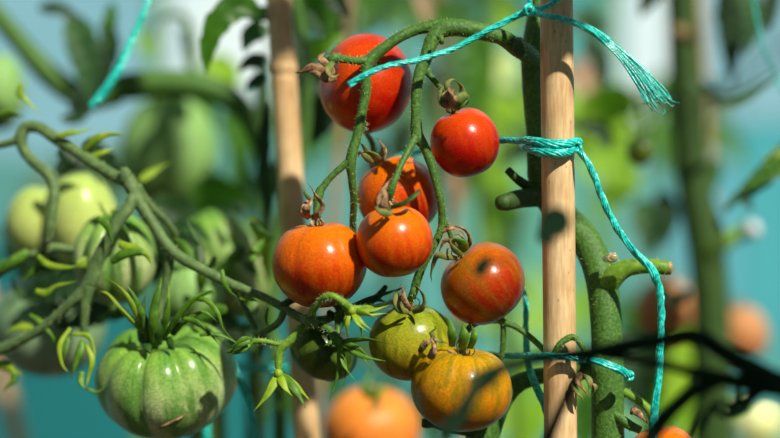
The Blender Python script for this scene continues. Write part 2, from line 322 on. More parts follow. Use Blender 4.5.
# ------------------------------------------------------------------ fruit
tn = 0
def tomato(label, cx, cy, d, rx, ry, axis, mat, group, ribs=0, amp=.0, dimple=.16, calyx='dry', cs=1.0, seed=0, spin=0.0, n_sep=5, pointy=.0, scar=None, cat='tomato', sepmat=None, hub=True, power=1.0, name='tomato'):
    """empty > fruit, calyx (> sepals). Returns the root and the world point where its stalk meets the calyx"""
    rnd = random.Random(seed * 31 + 5)
    c = P(cx, cy, d); r = rx * K(d); q = ry / rx
    root = empty(name, c, label, cat, group)
    ax = Vector(axis).normalized(); rot = Vector((0, 0, 1)).rotation_difference(ax) @ Quaternion((0, 0, 1), spin)
    root.rotation_mode = 'QUATERNION'; root.rotation_quaternion = rot
    lob = [rnd.uniform(.6, 1.25) for _ in range(max(1, ribs))]; ph = [rnd.uniform(0, 2 * PI) for _ in range(4)]
    nu, nv = 96, 56; v = []; f = []
    def surf(t, a):
        sx = math.sin(t); cz = math.cos(t)
        rr = sx ** .92 if sx > 0 else 0
        z = cz * q
        z = (abs(cz) ** power) * (1 if cz > 0 else -1) * q
        rr *= 1 + .02 * math.sin(2 * a + ph[0]) + .012 * math.sin(3 * a + ph[1])
        z -= dimple * math.exp(-(sx / (.32 if dimple < .25 else .42)) ** 2) * (cz > 0)
        z += .05 * math.exp(-(sx / .2) ** 2) * (cz < 0)
        if cz < 0: rr *= 1 - pointy * (-cz)
        if ribs:
            k = (a / (2 * PI) * ribs) % ribs; li = int(k); fr_ = k - li
            cut = (1 - abs(math.sin(PI * fr_)) ** .55) * (lob[li] + lob[li - 1 if fr_ < .5 else (li + 1) % ribs]) / 2
            e = amp * cut * (.35 + .65 * max(0, cz + .35)) * min(1, sx * 2.2)
            rr *= 1 - e; z -= e * .35 * (cz > 0)
        return Vector((rr * math.cos(a), rr * math.sin(a), z)) * r
    for i in range(nv + 1):
        t = PI * i / nv
        for k in range(nu): v.append(surf(max(.0015, min(PI - .0015, t)), 2 * PI * k / nu))
    for i in range(nv):
        for k in range(nu):
            k2 = (k + 1) % nu; f.append((i * nu + k, (i + 1) * nu + k, (i + 1) * nu + k2, i * nu + k2))
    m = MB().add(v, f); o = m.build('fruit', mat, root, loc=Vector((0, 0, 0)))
    if scar:
        pts = []
        for i, (px_, py_) in enumerate(scar):
            dx, dz = (px_ - cx) / rx, -(py_ - cy) / rx; dy = -math.sqrt(max(0, 1 - dx * dx - (dz / q) ** 2))
            l_ = rot.inverted() @ Vector((dx, dy, dz)); l_.z /= q
            pts.append((surf(math.acos(max(-1, min(1, l_.normalized().z))), math.atan2(l_.y, l_.x) % (2 * PI)), r * (.022 if 0 < i < len(scar) - 1 else .006)))
        sc_ = MB().add(*tube(pts, seg=6, flat=1)).build('scar', DRY, root, loc=Vector((0, 0, 0))); sc_['label'] = 'brown healed crack in the skin'
    zt = q * r - dimple * r
    top = Vector((0, 0, zt))
    if calyx:
        sm = sepmat or {'dry': DRY, 'old': OLD, 'fresh': SEPAL, 'star': SEPAL}[calyx]
        h = MB(); u = r * .11 * cs if r < .02 else r * .075 * cs
        h.add(*tube([(top + Vector((0, 0, -.2 * u)), u * 1.5), (top + Vector((0, 0, .5 * u)), u * 1.2), (top + Vector((0, 0, 1.6 * u)), u * .8), (top + Vector((0, 0, 2.8 * u)), u * .75), (top + Vector((0, 0, 3.4 * u)), u * 1.0), (top + Vector((0, 0, 4.2 * u)), u * .7)], seg=12))
        ho = h.build('calyx', OLD if calyx in ('dry', 'old') else STEM, root, loc=Vector((0, 0, 0)))
        Lr = r * cs
        for k in range(n_sep):
            a = 2 * PI * (k + rnd.uniform(-.2, .2)) / n_sep; e = Vector((math.cos(a), math.sin(a), 0)); z = Vector((0, 0, 1)); tg = Vector((-e.y, e.x, 0))
            b0 = top + e * u * .6 + z * u * .5
            if calyx in ('dry', 'old'):
                k1 = rnd.uniform(.7, 1.15)
                if calyx == 'dry':
                    pts = [b0, b0 + (e * .20 + z * .04) * Lr * k1, b0 + (e * .27 + z * .2) * Lr * k1 + tg * .05 * Lr * rnd.uniform(-1, 1), b0 + (e * .14 + z * .38) * Lr * k1 + tg * .1 * Lr * rnd.uniform(-1, 1),
                           b0 + (e * rnd.uniform(-.05, .2) + z * .5) * Lr * k1 + tg * .14 * Lr * rnd.uniform(-1, 1), b0 + (e * rnd.uniform(-.1, .3) + z * rnd.uniform(.45, .75)) * Lr * k1]
                else:
                    pts = [b0, b0 + (e * .2 + z * .0) * Lr * k1, b0 + (e * .34 + z * .12) * Lr * k1, b0 + (e * .38 + z * .32) * Lr * k1 + tg * .06 * Lr * rnd.uniform(-1, 1),
                           b0 + (e * .26 + z * .5) * Lr * k1 + tg * .12 * Lr * rnd.uniform(-1, 1), b0 + (e * .12 + z * rnd.uniform(.45, .6)) * Lr * k1]
                wd = Lr * .07; pr_ = (.8, 1, .85, 1.0, .7, .15)
                pa = [(p, wd * pr_[i] * rnd.uniform(.75, 1.2)) for i, p in enumerate(pts)]
                s_ = MB().add(*tube(pa, seg=8, step=.0006, flat=.35, twist=rnd.uniform(-3.5, 3.5), up=e * .3 + z, wob=.5, seed=k + seed * 9))
            else:
                k1 = rnd.uniform(.8, 1.1); lift = .55 if calyx == 'fresh' else .2
                pts = [b0, b0 + (e * .25 + z * .06) * Lr * k1, b0 + (e * .42 + z * .28 * lift / .5) * Lr * k1, b0 + (e * .5 + z * .75 * lift) * Lr * k1 + tg * .05 * Lr * rnd.uniform(-1, 1),
                       b0 + (e * .62 + z * 1.25 * lift) * Lr * k1 + tg * .12 * Lr * rnd.uniform(-1, 1), b0 + (e * .85 + z * 1.35 * lift) * Lr * k1]
                wd = Lr * .065; pr_ = (.9, 1.2, 1.1, .9, .6, .12)
                s_ = MB().add(*tube([(p, wd * pr_[i]) for i, p in enumerate(pts)], seg=8, step=.0007, flat=.3, twist=rnd.uniform(-.8, .8), up=z))
            so = s_.build('sepal', sm, ho, loc=Vector((0, 0, 0)))
        top = top + Vector((0, 0, 4.0 * u))
    return root, c + rot @ top
G1 = 'ripening tomatoes of the hanging middle truss'
A, At = tomato('large red tomato topmost in the middle, below the arching stalk', 366, 84, 2.2, 49.5, 45, (-.85, -.42, .22), RED, G1, dimple=.1, seed=1, cs=.55, n_sep=5)
B, Bt = tomato('small round red tomato hanging beside the wrapped bamboo cane', 465, 142.5, .6, 35.3, 35, (-.34, -.16, .93), RED, G1, dimple=.1, seed=2, cs=.62)
C_, Ct = tomato('orange-red tomato half hidden behind the dangling stalk fork', 398, 197, 2.0, 41.5, 41, (-.52, .1, .85), ORG, G1, dimple=.12, seed=3, cs=.6)
D_, Dt = tomato('round red tomato hanging in front of the half hidden one', 394, 241, -.9, 39.3, 36.5, (-.12, -.12, .98), ORG, G1, dimple=.12, seed=4, cs=.55)
E, Et = tomato('broad orange tomato with dried curled calyx, left end of the ripe truss', 320, 264, 0, 49, 44.5, (-.08, -.08, .99), ORG, G1, pointy=.07, dimple=.16, seed=5, cs=.5, ribs=6, amp=.04)
F, Ft = tomato('brownish red tomato with a greenish cast near the bamboo cane', 483, 283.5, .6, 44, 39.5, (-.62, -.1, .76), DRK, G1, dimple=.12, seed=6, cs=.52, calyx='old')
G, Gt = tomato('yellow-green tomato hanging above the striped yellow one', 411, 342, .7, 42, 38.5, (-.02, -.2, .97), OLV, G1, dimple=.12, seed=7, cs=.55, calyx='old')
Hh, Ht = tomato('orange-yellow tomato with green stripes, lowest of the sharp ones', 461.5, 388, -.5, 51, 43, (.1, -.15, .98), YEL, G1, dimple=.2, seed=8, cs=.5, calyx='old', ribs=7, amp=.07)
I, It = tomato('small dark green unripe tomato beneath the star-shaped calyx', 323, 350, 1.6, 36, 28, (.5, -.15, .75), DGR, G1, dimple=.1, seed=9, calyx=None)
J, Jt = tomato('blurred orange tomato low behind the truss, with withered calyx', 371, 430, 18, 48, 43, (.05, -.35, .9), BORG, None, dimple=.14, seed=10, cs=.45, ribs=5, amp=.05)
G2 = 'unripe green tomatoes of the left plant'
Kk, Kt = tomato('big pale green ribbed tomato with dark stripes, lowest on the left', 167, 377, 3.6, 71, 58, (-.1, -.42, .90), GRN, G2, dimple=.30, seed=11, cs=.8, ribs=9, amp=.11, calyx=None, scar=[(162, 421), (170, 417), (177, 414), (185, 411), (194, 407)], spin=.2)
L1, L1t = tomato('lime green tomato lobe at the left edge beside the stalk', 38, 222, 11, 32, 37, (.25, -.1, .95), LIM, G2, dimple=.12, seed=12, calyx=None)
L2, L2t = tomato('shiny lime green tomato below the bent left stalk', 82, 222, 10, 37, 52, (-.15, -.1, .98), LIM, G2, dimple=.1, seed=13, calyx=None)
M_, Mt = tomato('large blurred green tomato hanging high behind the left truss', 168, 152, 25, 48, 58, (.1, -.1, 1), MGR, G2, dimple=.1, seed=14, calyx=None)
N1, N1t = tomato('ribbed green tomato framed by the forked left stalks', 114, 258, 5.5, 43, 47, (.0, -.2, .98), GRN, G2, dimple=.15, seed=15, ribs=8, amp=.22, calyx='fresh', cs=.45)
O1, O1t = tomato('blurred grey-green tomato in the shade at the lower left', 48, 325, 13, 58, 52, (.1, -.1, 1), GRY, G2, dimple=.1, seed=16, calyx=None)
P1, P1t = tomato('dim green tomato blurred at the left edge high up', -2, 92, 22, 27, 40, (0, 0, 1), MGR, G2, dimple=.1, seed=17, calyx=None)
Q1, Q1t = tomato('green tomato wedged above the big ribbed one', 190, 292, 9, 34, 36, (0, -.2, 1), MGR, G2, dimple=.1, seed=18, ribs=6, amp=.1, calyx=None)
Q2, Q2t = tomato('long ribbed green tomato under the folded leaf beside the left cane', 226, 264, 12, 40, 60, (-.5, -.2, .85), GRN, G2, dimple=.1, seed=19, ribs=7, amp=.16, calyx=None)
PORG = fruit_mat('hazed_orange_skin', (.55, .26, .10), (.60, .22, .08), (.42, .15, .06), (.5, .3, .12), .4, 2.0, rough=.5, coat=0, seed=3)  # orange paled in the colour itself to stand for haze
PYEL = fruit_mat('glare_yellow_skin', (.85, .85, .4), (.9, .9, .5), (.75, .8, .25), (.7, .8, .2), .4, 2.0, rough=.5, coat=0, seed=3)  # blurred bright glare painted as a pale skin colour
G3 = 'tomatoes of the right plant'
tomato('added pale yellow ball standing for the blurred glare at the lower right corner', 758, 424, 50, 27, 25, (-.3, .4, .8), PYEL, G3, dimple=.08, seed=31, calyx=None)  # ball added in fruit shape in place of a bright bokeh disc
R1, R1t = tomato('blurred dull orange tomato behind the right-hand stem stub', 664, 309, 30, 29, 32, (.1, -.2, 1), PORG, G3, dimple=.12, seed=20, cs=.7)
R2, R2t = tomato('blurred pale orange tomato farthest to the right', 740, 334, 32, 28, 30, (-.1, -.2, 1), PORG, G3, dimple=.12, seed=21, cs=.6)
R3, R3t = tomato('orange-red tomato cut off by the bottom edge at the thick stem', 664, 465, 1.2, 38, 40, (-.2, -.1, 1), ORG, G3, dimple=.12, seed=22, cs=.5)
R4, R4t = tomato('small dark green unripe fruit hanging right of the cane', 640, 151, 16, 14, 15, (0, 0, 1), DGR, G3, dimple=.05, seed=23, cs=1.1, calyx='fresh')

# ------------------------------------------------------------------ bamboo canes
def cane(label, top, bot, rpx, d, mat, nodes, knobs=.08):
    """a cane stands in the soil; top and bot are where its axis crosses the picture"""
    a = P(top[0], top[1], d); b = P(bot[0], bot[1], d); dr = (b - a).normalized()
    base = b + dr * (b.z / -dr.z + .0); tip = a - dr * .25; r = rpx * K(d)
    n = 260; L = (tip - base).length; v = []; f = []; seg = 28
    zn = [(P(0, y, d).z) for y in nodes]; zz = 0.05
    while zz < tip.z:
        if all(abs(zz - q) > .09 for q in zn): zn.append(zz)
        zz += .17
    zs = sorted(set([i / n * tip.z for i in range(n + 1)] + [q + e * .0006 for q in zn for e in range(-10, 11)]))
    zs = [z for z in zs if 0 <= z <= tip.z]
    for z in zs:
        s = (z - base.z) / (tip.z - base.z); c = base.lerp(tip, s)
        k = 1.0
        for q in zn:
            e = (z - q) / .0016; k += knobs * math.exp(-e * e) - .05 * math.exp(-((z - q + .0032) / .001) ** 2)
        for j in range(seg):
            g = 2 * PI * j / seg; kk = k * (1 + .015 * mnoise.noise(Vector((math.cos(g) * 1.5, math.sin(g) * 1.5, z * 30))))
            v.append(Vector((c.x + r * kk * math.cos(g), c.y + r * kk * math.sin(g), z)))
    for i in range(len(zs) - 1):
        for j in range(seg):
            j2 = (j + 1) % seg; f.append((i * seg + j, i * seg + j2, (i + 1) * seg + j2, (i + 1) * seg + j))
    f.append(tuple(range(seg - 1, -1, -1))); f.append(tuple((len(zs) - 1) * seg + j for j in range(seg)))
    o = MB().add(v, f).build('bamboo_cane', mat, loc=base)
    tag(o, label, 'bamboo cane', 'bamboo canes holding up the plants'); return o
cane('sharp pale bamboo cane tied to the plant with teal twine', (556.5, 0), (560.5, 438), 16.6, 0, BAM, [-60, 470])
cane('slightly blurred leaning bamboo cane left of the red tomatoes', (279, 0), (307, 438), 13.2, 8, BAM, [68, 520])
cane('dim thin bamboo cane far behind, between the red tomatoes', (437, 0), (462, 438), 7, 45, BAMD, [])
cane('faint cane blurred in the lower left corner', (-8, 330), (18, 438), 9, 40, BAM, [])
cane('blurred brownish cane behind the stem on the right', (694, 0), (720, 438), 10, 36, BAMM, [])
cane('thin grey-brown cane seen behind the drooping fork', (341, 120), (330, 260), 4, 24, BAMD, [])

def small(parent, name, pts, mat, wpx=3, twist=0., label=None, flat=.25):
    o = MB().add(*sep(pts, wpx, twist, flat)).build(name, mat, parent)
    if label: o['label'] = label
    return o

# ------------------------------------------------------------------ the tied plant: thick stem, arch, truss
def plant(label, pts, mat, name='tomato_plant', seg=22, wob=.08, cat='tomato plant', dens=0, group=None, to_soil=True, d_soil=None):
    path = conv(pts)
    if to_soil:
        p, r = path[-1]; path += [(Vector((p.x + .004, p.y + .01, p.z * .5)), r * 1.1), (Vector((p.x - .002, p.y + .02, 0.0)), r * 1.25)]
    root = empty(name, path[-1][0], label, cat, group)
    MB().add(*tube(path, seg=seg, wob=wob)).build('main_stem', mat, root)
    if dens: hair_obj(hairs(pts, dens), HAIR, root)
    return root
V = P
main = plant('hairy green tomato plant whose thick stem passes behind the sharp bamboo cane',
             [(546, -60, 2.6, 11), (541, 0, 2.4, 11), (533, 48, 2.0, 11.5), (532, 80, 1.9, 10.5), (537, 130, 1.9, 11), (543, 185, 1.9, 14), (560, 212, 2.4, 14.5), (587, 243, 2.0, 15.5),
              (601, 280, 1.3, 15.5), (606.5, 330, 1.0, 15.5), (607, 380, 1.0, 16), (608, 445, 1.0, 16.5)], STEM, dens=60)
main_hairs = []
def branch(parent, name, pts, mat, seg=14, wob=.12, dens=38, label=None, hl=.0010, hlist=main_hairs):
    o = MB().add(*tube(pts, seg=seg, wob=wob)).build(name, mat, parent)
    if label: o['label'] = label
    if dens: hlist.append((pts, dens, hl))
    return o
ds = -.3
branch(main, 'truss_stalk', [(536, 62, 1.9, 9), (526, 53, 1.2, 9.5), (516, 47, .6, 9), (503, 38, .2, 8), (483, 32, 0, 8.4), (457, 27.5, 0, 8.8), (441, 30, 0, 9), (431, 43, -.1, 7.5), (426, 58, -.2, 6.6),
      (420, 72, -.3, 6), (416.5, 90, -.4, 5.2), (416, 112, -.4, 5), (417, 134, -.4, 6), (424, 146, -.4, 5), (431, 164, -.4, 4.4), (436, 182, -.3, 4), (441, 203, -.2, 3.8), (442, 222, 0, 3.8), (439, 235, 0, 3.8),
      (431, 250, 0, 4.2), (421, 269, .1, 4.4), (416, 284, .2, 4.4), (412, 298, .3, 4)], STEM, seg=18, wob=.15)
branch(main, 'side_stalk', [(450, 26, .2, 7), (432, 26, .2, 6.4), (414, 30.5, .2, 5.6), (398, 38, .1, 5.2), (384, 48, .1, 5.6), (371, 59, .1, 6.6), (366, 72, 0, 5.2), (366, 90, 0, 5), (362, 112, 0, 4.8), (357, 136, 0, 4.8), (351, 160, 0, 5.5),
      (352, 180, .2, 4), (354, 200, .6, 3.8), (353, 222, 1.2, 3.6), (354, 245, 2, 3.4)], STEM, seg=18, wob=.15)
branch(main, 'pedicel', [(371, 59, .1, 5), (359, 61, -.1, 4), (345, 59.5, -.6, 3.8), (336, 58, -1.0, 5.2), (331, 60, -1.0, 5), (329, 65, -.6, 3.5), (At, .0009)], STEM)
branch(main, 'pedicel', [(425, 68, -.2, 4.5), (432, 78, -.2, 2.9), (440, 87, -.1, 2.6), (446, 92, 0, 2.8), (Bt, .0009)], STEM)
branch(main, 'pedicel', [(417, 134, -.4, 4.5), (410, 148, -.7, 3.6), (402, 163, -1.0, 3.2), (395, 180, -1.3, 3.2), (391, 192, -1.3, 4), (Dt, .0011)], STEM)
branch(main, 'pedicel', [(351, 160, 0, 4.5), (343, 166, 0, 3.6), (331, 177, 0, 3.2), (323, 187, 0, 3.6), (319, 194, 0, 5), (Et, .0012)], STEM)
branch(main, 'pedicel', [(441, 214, 0, 3), (448, 228, .1, 2.3), (452, 240, .2, 2.4), (Ft, .0011)], STEM)
branch(main, 'pedicel', [(362, 118, .3, 3), (366, 132, 1.6, 2.5), (372, 143, 2.6, 2.8), (Ct, .0011)], STEM)
branch(main, 'pedicel', [(416, 284, .2, 3), (413, 292, .1, 3), (Gt, .0013)], STEM)
branch(main, 'pedicel', [(504, 320, .8, 3), (480, 322, .8, 3), (468, 330, .4, 3.2), (Ht, .0015)], STEM)
branch(main, 'stem_node', [(520, 41, .5, 4), (517, 44, .1, 6.5), (519, 50, -.1, 6.5), (522, 56, .3, 4)], STEMD, wob=.3)
branch(main, 'stem_node', [(438, 37, -.8, 2), (441, 39, -1.0, 3.4), (442, 43, -.9, 2.5)], STEM, wob=.3, dens=20)
branch(main, 'stub', [(548, 196, 1.8, 11), (534, 197, 1.4, 10), (518, 199, .8, 9.4), (506, 202, .3, 9), (499, 203, .1, 7)], STEMD, dens=0)
branch(main, 'stub', [(545, 196, 1.8, 7), (529, 187, 1.5, 5.2), (517, 179, 1.2, 4.4), (508, 170, 1.0, 4)], STEMD, dens=0)
branch(main, 'stub', [(599, 296, 1.2, 12), (610, 280, 1.0, 12), (622, 270, .8, 9.8), (635, 266.5, .7, 8.2), (650, 266, .6, 7.6), (668, 268, .5, 7.4)], STEMB, dens=30, label='green pruned side shoot stub with a dry brown tip')
o = MB().add(*tube([(667, 268, .5, 7.0), (671, 268.3, .5, 6.6)], seg=16, wob=.15)).build('cut_end', BUD, main)
o = MB().add(*tube([(606, 259, .3, 4), (612, 257.5, -.2, 5.4), (616, 257, -.3, 4.4)], seg=18)).build('sap_bead', BEAD, main); o['label'] = 'clear amber sap bead in the leaf axil'  # drop of clear amber sap
branch(main, 'side_stalk', [(606, 366, 1.4, 8), (580, 371, 1.6, 9), (550, 374, 1.8, 8), (522, 381, 1.8, 9), (503, 396, 1.6, 12), (489, 420, 1.6, 15), (478, 455, 1.6, 18)], STEM, seg=20)
branch(main, 'side_stalk', [(478, 308, 1.2, 3), (498, 320, 1.0, 3.4), (518, 328, .8, 3), (538, 344, .6, 3), (553, 362, .4, 3), (562, 380, .2, 2.4), (560, 405, 0, 2.2)], STEM)
branch(main, 'side_stalk', [(503, 322, 1, 3), (503, 345, 1.2, 3), (501, 360, 1.3, 2.4)], STEM)
branch(main, 'side_stalk', [(553, 356, -.9, 3), (560, 344, -1.0, 3.2), (572, 337, -1.0, 3.4), (580, 343, -1.1, 3), (586, 356, -1.2, 2.6)], STEM)
branch(main, 'side_stalk', [(624, 392, 1, 4.6), (636, 399, .8, 4.2), (648, 409, .8, 4), (652, 420, .9, 3.4), (R3t, .001)], STEMB)
branch(main, 'side_stalk', [(612, 412, .6, 5), (628, 424, .4, 5), (640, 430, .5, 4)], STEM)
branch(main, 'side_stalk', [(436, 424, 1.2, 4), (425, 424, .8, 4.4), (428, 421, .8, 4.2), (448, 428, 1, 4.6), (480, 432, 1.4, 6)], STEMD, dens=0)
hm = MB()
for pts, dens, hl in main_hairs:
    h_ = hairs(pts, dens, hl); hm.add(h_.v, h_.f)
hair_obj(hm, HAIR, main)
# loose sepals of the ripe fruit that show a shape of their own
def loose(root, pts, mat, wpx, twist=0., flat=.35):
    inv = root.rotation_quaternion.inverted(); c = root.location
    vv, ff = sep(pts, wpx * 1.2, twist, flat)
    cal = [x for x in root.children if x.name.startswith('calyx')]
    o = MB().add([inv @ (p - c) for p in vv], ff).build('sepal', mat, cal[0] if cal else root, loc=Vector((0, 0, 0)))
    return o
loose(A, [(334, 72, -1), (324, 70, -1.2), (311, 68, -1.4), (302, 72, -1.4), (295, 73, -1.3)], DRY, 5.5, .8)
loose(A, [(332, 66, -1), (325, 63, -1.3), (320, 57, -1.3), (326, 53, -1.1), (332, 58, -1)], DRY, 3.5, 1)
loose(A, [(336, 78, -1.3), (326, 78, -1.6), (316, 73, -1.6), (308, 72, -1.5)], DRY, 4, .8)
loose(A, [(333, 62, -1.5), (328, 70, -1.8), (332, 77, -1.8), (340, 74, -1.7)], OLD, 4, .8)
loose(B, [(452, 100, -.6), (449, 92, -1), (447, 84, -1.1), (453, 79, -.9), (459, 84, -.6)], OLD, 3.2, 1)
loose(B, [(453, 106, -1.0), (447, 103, -1.5), (444, 95, -1.5), (449, 88, -1.2)], DRY, 4, 1.4)
loose(B, [(453, 106, -1.2), (450, 98, -1.7), (451, 92, -1.7), (455, 88, -1.4)], DRY, 4.5, 2)
loose(B, [(454, 106, -1.4), (461, 104, -1.7), (465, 99, -1.6), (462, 94, -1.4), (456, 94, -1.3)], SEPAL, 6, 1)
loose(B, [(455, 104, -.3), (462, 96, -.2), (461, 86, -.3), (454, 80, -.5)], OLD, 4, 1)
loose(B, [(455, 108, -1.5), (458, 100, -1.9), (465, 96, -1.8), (468, 102, -1.6), (464, 107, -1.5)], OLD, 5, .5, .6)
loose(B, [(450, 107, -1.2), (443, 102, -1.4), (440, 93, -1.3), (443, 86, -1.0)], OLD, 4, .8)
loose(B, [(450, 105, -1.6), (453, 97, -2), (449, 90, -1.8), (451, 84, -1.5)], DRY, 3.4, 2)
loose(B, [(457, 106, -1.7), (454, 99, -2), (458, 92, -1.8)], DRY, 3.4, 2)
loose(C_, [(380, 163, 1), (375, 156, .6), (368, 152, .5), (361, 153, .6)], OLD, 4, 1)
loose(C_, [(378, 164, .9), (384, 158, .6), (386, 149, .6), (380, 142, .7)], DRY, 4, 2)
loose(F, [(462, 255, -1), (455, 250, -1.3), (450, 242, -1.2), (455, 236, -1)], OLD, 3, 2)
loose(F, [(466, 250, -.8), (462, 243, -1.2), (455, 240, -1.2), (452, 246, -1)], SEPAL, 5, .6)
loose(F, [(442, 232, -.4), (452, 228, -.6), (462, 232, -.6), (468, 244, -.5)], DRY, 2.2, 2)
loose(D_, [(391, 207, -1.8), (402, 204, -2.2), (413, 197, -2.2), (420, 190, -2), (421, 198, -2), (420.5, 209, -1.9)], SEPALD, 2.6, .6)
loose(D_, [(387, 211, -2.2), (381, 207, -2.6), (381, 196, -2.6), (386, 186, -2.4), (390, 179, -2.3)], DRY, 4.6, 1.2)
loose(D_, [(389, 212, -2.4), (384, 205, -2.8), (386, 195, -2.8), (384, 188, -2.7)], DRY, 3.5, 1)
loose(D_, [(392, 212, -2.2), (385, 213, -2.7), (377, 208, -2.7), (375, 200, -2.4)], OLD, 4, 1)
loose(E, [(312, 218, -.6), (319, 213, -1), (323, 205, -1), (316, 196, -.9), (311, 187, -.8), (305, 181, -.8)], DRY, 4, 1.5)
loose(E, [(309, 218, -.6), (306, 210, -1.1), (310, 203, -1.1), (313, 195, -.9)], DRY, 4, 1.5)
loose(E, [(309, 218, -.4), (303, 212, -.7), (306, 203, -.7), (313, 200, -.5)], DRY, 3.2, 1)
loose(E, [(313, 201, -.7), (308, 197, -.9), (304, 192, -.9), (307, 188, -.8)], OLD, 2, 1)
loose(F, [(457, 258, -.6), (447, 257, -1), (438, 255, -1), (434, 262, -.8), (431, 274, -.6), (432, 283, -.4)], OLD, 3, 1)
loose(F, [(461, 253, -.6), (454, 244, -1), (446, 240, -1), (441, 247, -.9), (438, 256, -.8)], DRY, 3, 1)
loose(F, [(463, 252, -.7), (465, 242, -1), (458, 234, -1), (450, 237, -.9)], DRY, 3, 1.6)
loose(F, [(465, 250, -.3), (470, 241, -.6), (466, 231, -.6), (455, 226, -.5), (444, 226, -.4)], DRY, 3, 1.4)
loose(G, [(409, 312, -.6), (399, 309, -1), (396, 299, -1), (399, 289, -.8), (407, 288, -.6)], OLD, 3.6, 1)
loose(G, [(413, 312, -.6), (423, 307, -1), (424, 297, -1), (418, 288, -.8), (412, 283, -.6)], OLD, 3.6, 1)
loose(G, [(411, 310, -1), (404, 300, -1.3), (403, 290, -1.2), (400, 284, -1)], DRY, 3, 1.2)
loose(Hh, [(452, 346, -1), (452, 334, -1.3), (449, 322, -1.2), (444, 316, -1)], SEPAL, 4.2, .4)
loose(Hh, [(462, 348, -1.2), (464, 336, -1.5), (462, 322, -1.4)], SEPAL, 5.5, .3)
loose(Hh, [(470, 348, -1), (474, 336, -1.3), (471, 324, -1)], SEPAL, 4, .4)
loose(Hh, [(430, 358, -1.5), (434, 350, -1.7), (433, 343, -1.6), (430, 338, -1.5)], DRY, 5, 2, .6)
loose(Hh, [(420, 352, -1), (424, 345, -1.2), (431, 340, -1.3), (434, 330, -1.2)], DRY, 3.6, 2, .5)
loose(Hh, [(431, 338, -1.2), (440, 341, -1.2), (449, 344, -1)], OLD, 2, 1)
loose(Hh, [(434, 338, -1.3), (431, 333, -1.3), (436, 328, -1.2), (433, 325, -1.2)], OLD, 2.4, 2)
loose(C_, [(376, 162, 1.5), (369, 154, 1), (364, 147, .8), (360, 143, .8)], OLD, 3.5, .8)
loose(C_, [(378, 162, 1.4), (383, 152, 1), (381, 143, .9), (376, 138, .8)], DRY, 4.4, 1.5)
loose(C_, [(374, 163, 1.2), (367, 158, .8), (360, 152, .8), (358, 158, 1)], OLD, 3, 1)
loose(J, [(372, 398, 14.2), (366, 390, 14.0), (368, 378, 14.2), (374, 370, 14.4)], SEPAL, 5, .4)
loose(J, [(372, 398, 14.2), (380, 392, 14.0), (383, 384, 14.2)], SEPALY, 5, .4)
loose(J, [(373, 400, 13.8), (375, 408, 13.4), (368, 412, 13.4), (362, 410, 13.6)], OLD, 2, 1)
loose(J, [(375, 398, 13.8), (379, 404, 13.4), (378, 412, 13.4)], OLD, 2, 1)
# withered flowers beside the thick stem
wf = empty('withered_flower', P(590, 385, .6), 'brown withered flower cluster between the cane and the thick stem', 'flower')
for pts in ([(581, 372, -.6), (578, 382, -.8), (584, 390, -.8), (590, 398, -.7)], [(584, 372, -.6), (590, 382, -.8), (588, 392, -.8)], [(588, 378, -.5), (596, 386, -.6), (592, 396, -.6)], [(572, 385, -.8), (580, 395, -.9), (584, 402, -.8)]):
    small(wf, 'petal', pts, DRY if R.random() < .5 else OLD, 5, R.uniform(.5, 2), flat=.4)
wf2 = empty('withered_flower', P(640, 415, .4), 'orange-brown shrivelled petal right of the thick stem', 'flower')
small(wf2, 'petal', [(632, 409, .2), (638, 413, 0), (645, 420, 0), (648, 424, .1)], DRY, 5, 1.5, flat=.5)
small(wf2, 'petal', [(631, 414, .3), (636, 409, .2), (641, 414, .2)], DRY, 3, 1.5, flat=.5)

# ------------------------------------------------------------------ the left truss
lh = []
lt = empty('tomato_vine', P(131, 200, 3.2), 'long fuzzy pale green fruiting stalk bearing the unripe green tomatoes', 'tomato vine')
def lb(name, pts, mat=STEML, dens=26, seg=14, wob=.15, label=None): return branch(lt, name, pts, mat, seg, wob, dens, label, .0011, lh)
lb('main_stalk', [(352, 306, 1.4, 3), (330, 318, 1, 4), (312, 321, .6, 5.5), (299, 317, .7, 4.6), (284, 308, 1, 4.2), (266, 298, 1.4, 4.2), (248, 291, 1.7, 4.6), (228, 283, 2, 5.2), (205, 271, 2.3, 5.2), (180, 257, 2.6, 5.6), (164, 241, 2.8, 6),
      (150, 219, 3, 5.6), (139, 203, 3.1, 6.6), (134, 192, 3.1, 7.2), (128, 181, 3.2, 8), (116, 177, 3.5, 6.4), (98, 166, 4, 6), (77, 152, 4.4, 6), (55, 138, 4.8, 6), (40, 128, 5, 6), (27, 127, 5.2, 6.4), (21, 136, 5.2, 6.4), (24, 150, 5.2, 5.6), (36, 164, 5, 5.6), (48, 174, 4.8, 6),
      (54, 188, 4.6, 6), (53, 210, 4.4, 5), (49, 232, 4.4, 4.6), (44, 252, 5, 4)])
lb('stub', [(127, 182, 3.2, 7.4), (125, 174, 3.1, 6.6), (126, 169, 3.1, 5)])
lb('side_stalk', [(134, 196, 3.0, 6), (127, 210, 2.8, 6), (115, 227, 2.7, 5.6), (105, 244, 2.8, 5.6), (97, 262, 3, 7), (92, 278, 3.1, 8), (83, 292, 3.2, 6.4), (66, 307, 3.4, 4.6), (45, 326, 3.8, 4.6), (20, 341, 4.3, 5), (-14, 356, 5, 6)])
lb('side_stalk', [(90, 284, 3.1, 6), (85, 305, 3.2, 5), (84, 335, 3.4, 4)])
lb('side_stalk', [(136, 186, 3.5, 5), (148, 203, 3.8, 4), (164, 219, 4.2, 3.4), (176, 236, 5, 3)])
lb('side_stalk', [(228, 283, 2, 4.4), (238, 298, 2, 3.6), (248, 314, 2.1, 3.6), (256, 328, 2.3, 3.4)])
lb('side_stalk', [(170, 248, 2.8, 5), (168, 272, 3, 4.6), (161, 300, 3.2, 4.4), (155, 330, 3.2, 5.4), (153, 342, 3.6, 7)])
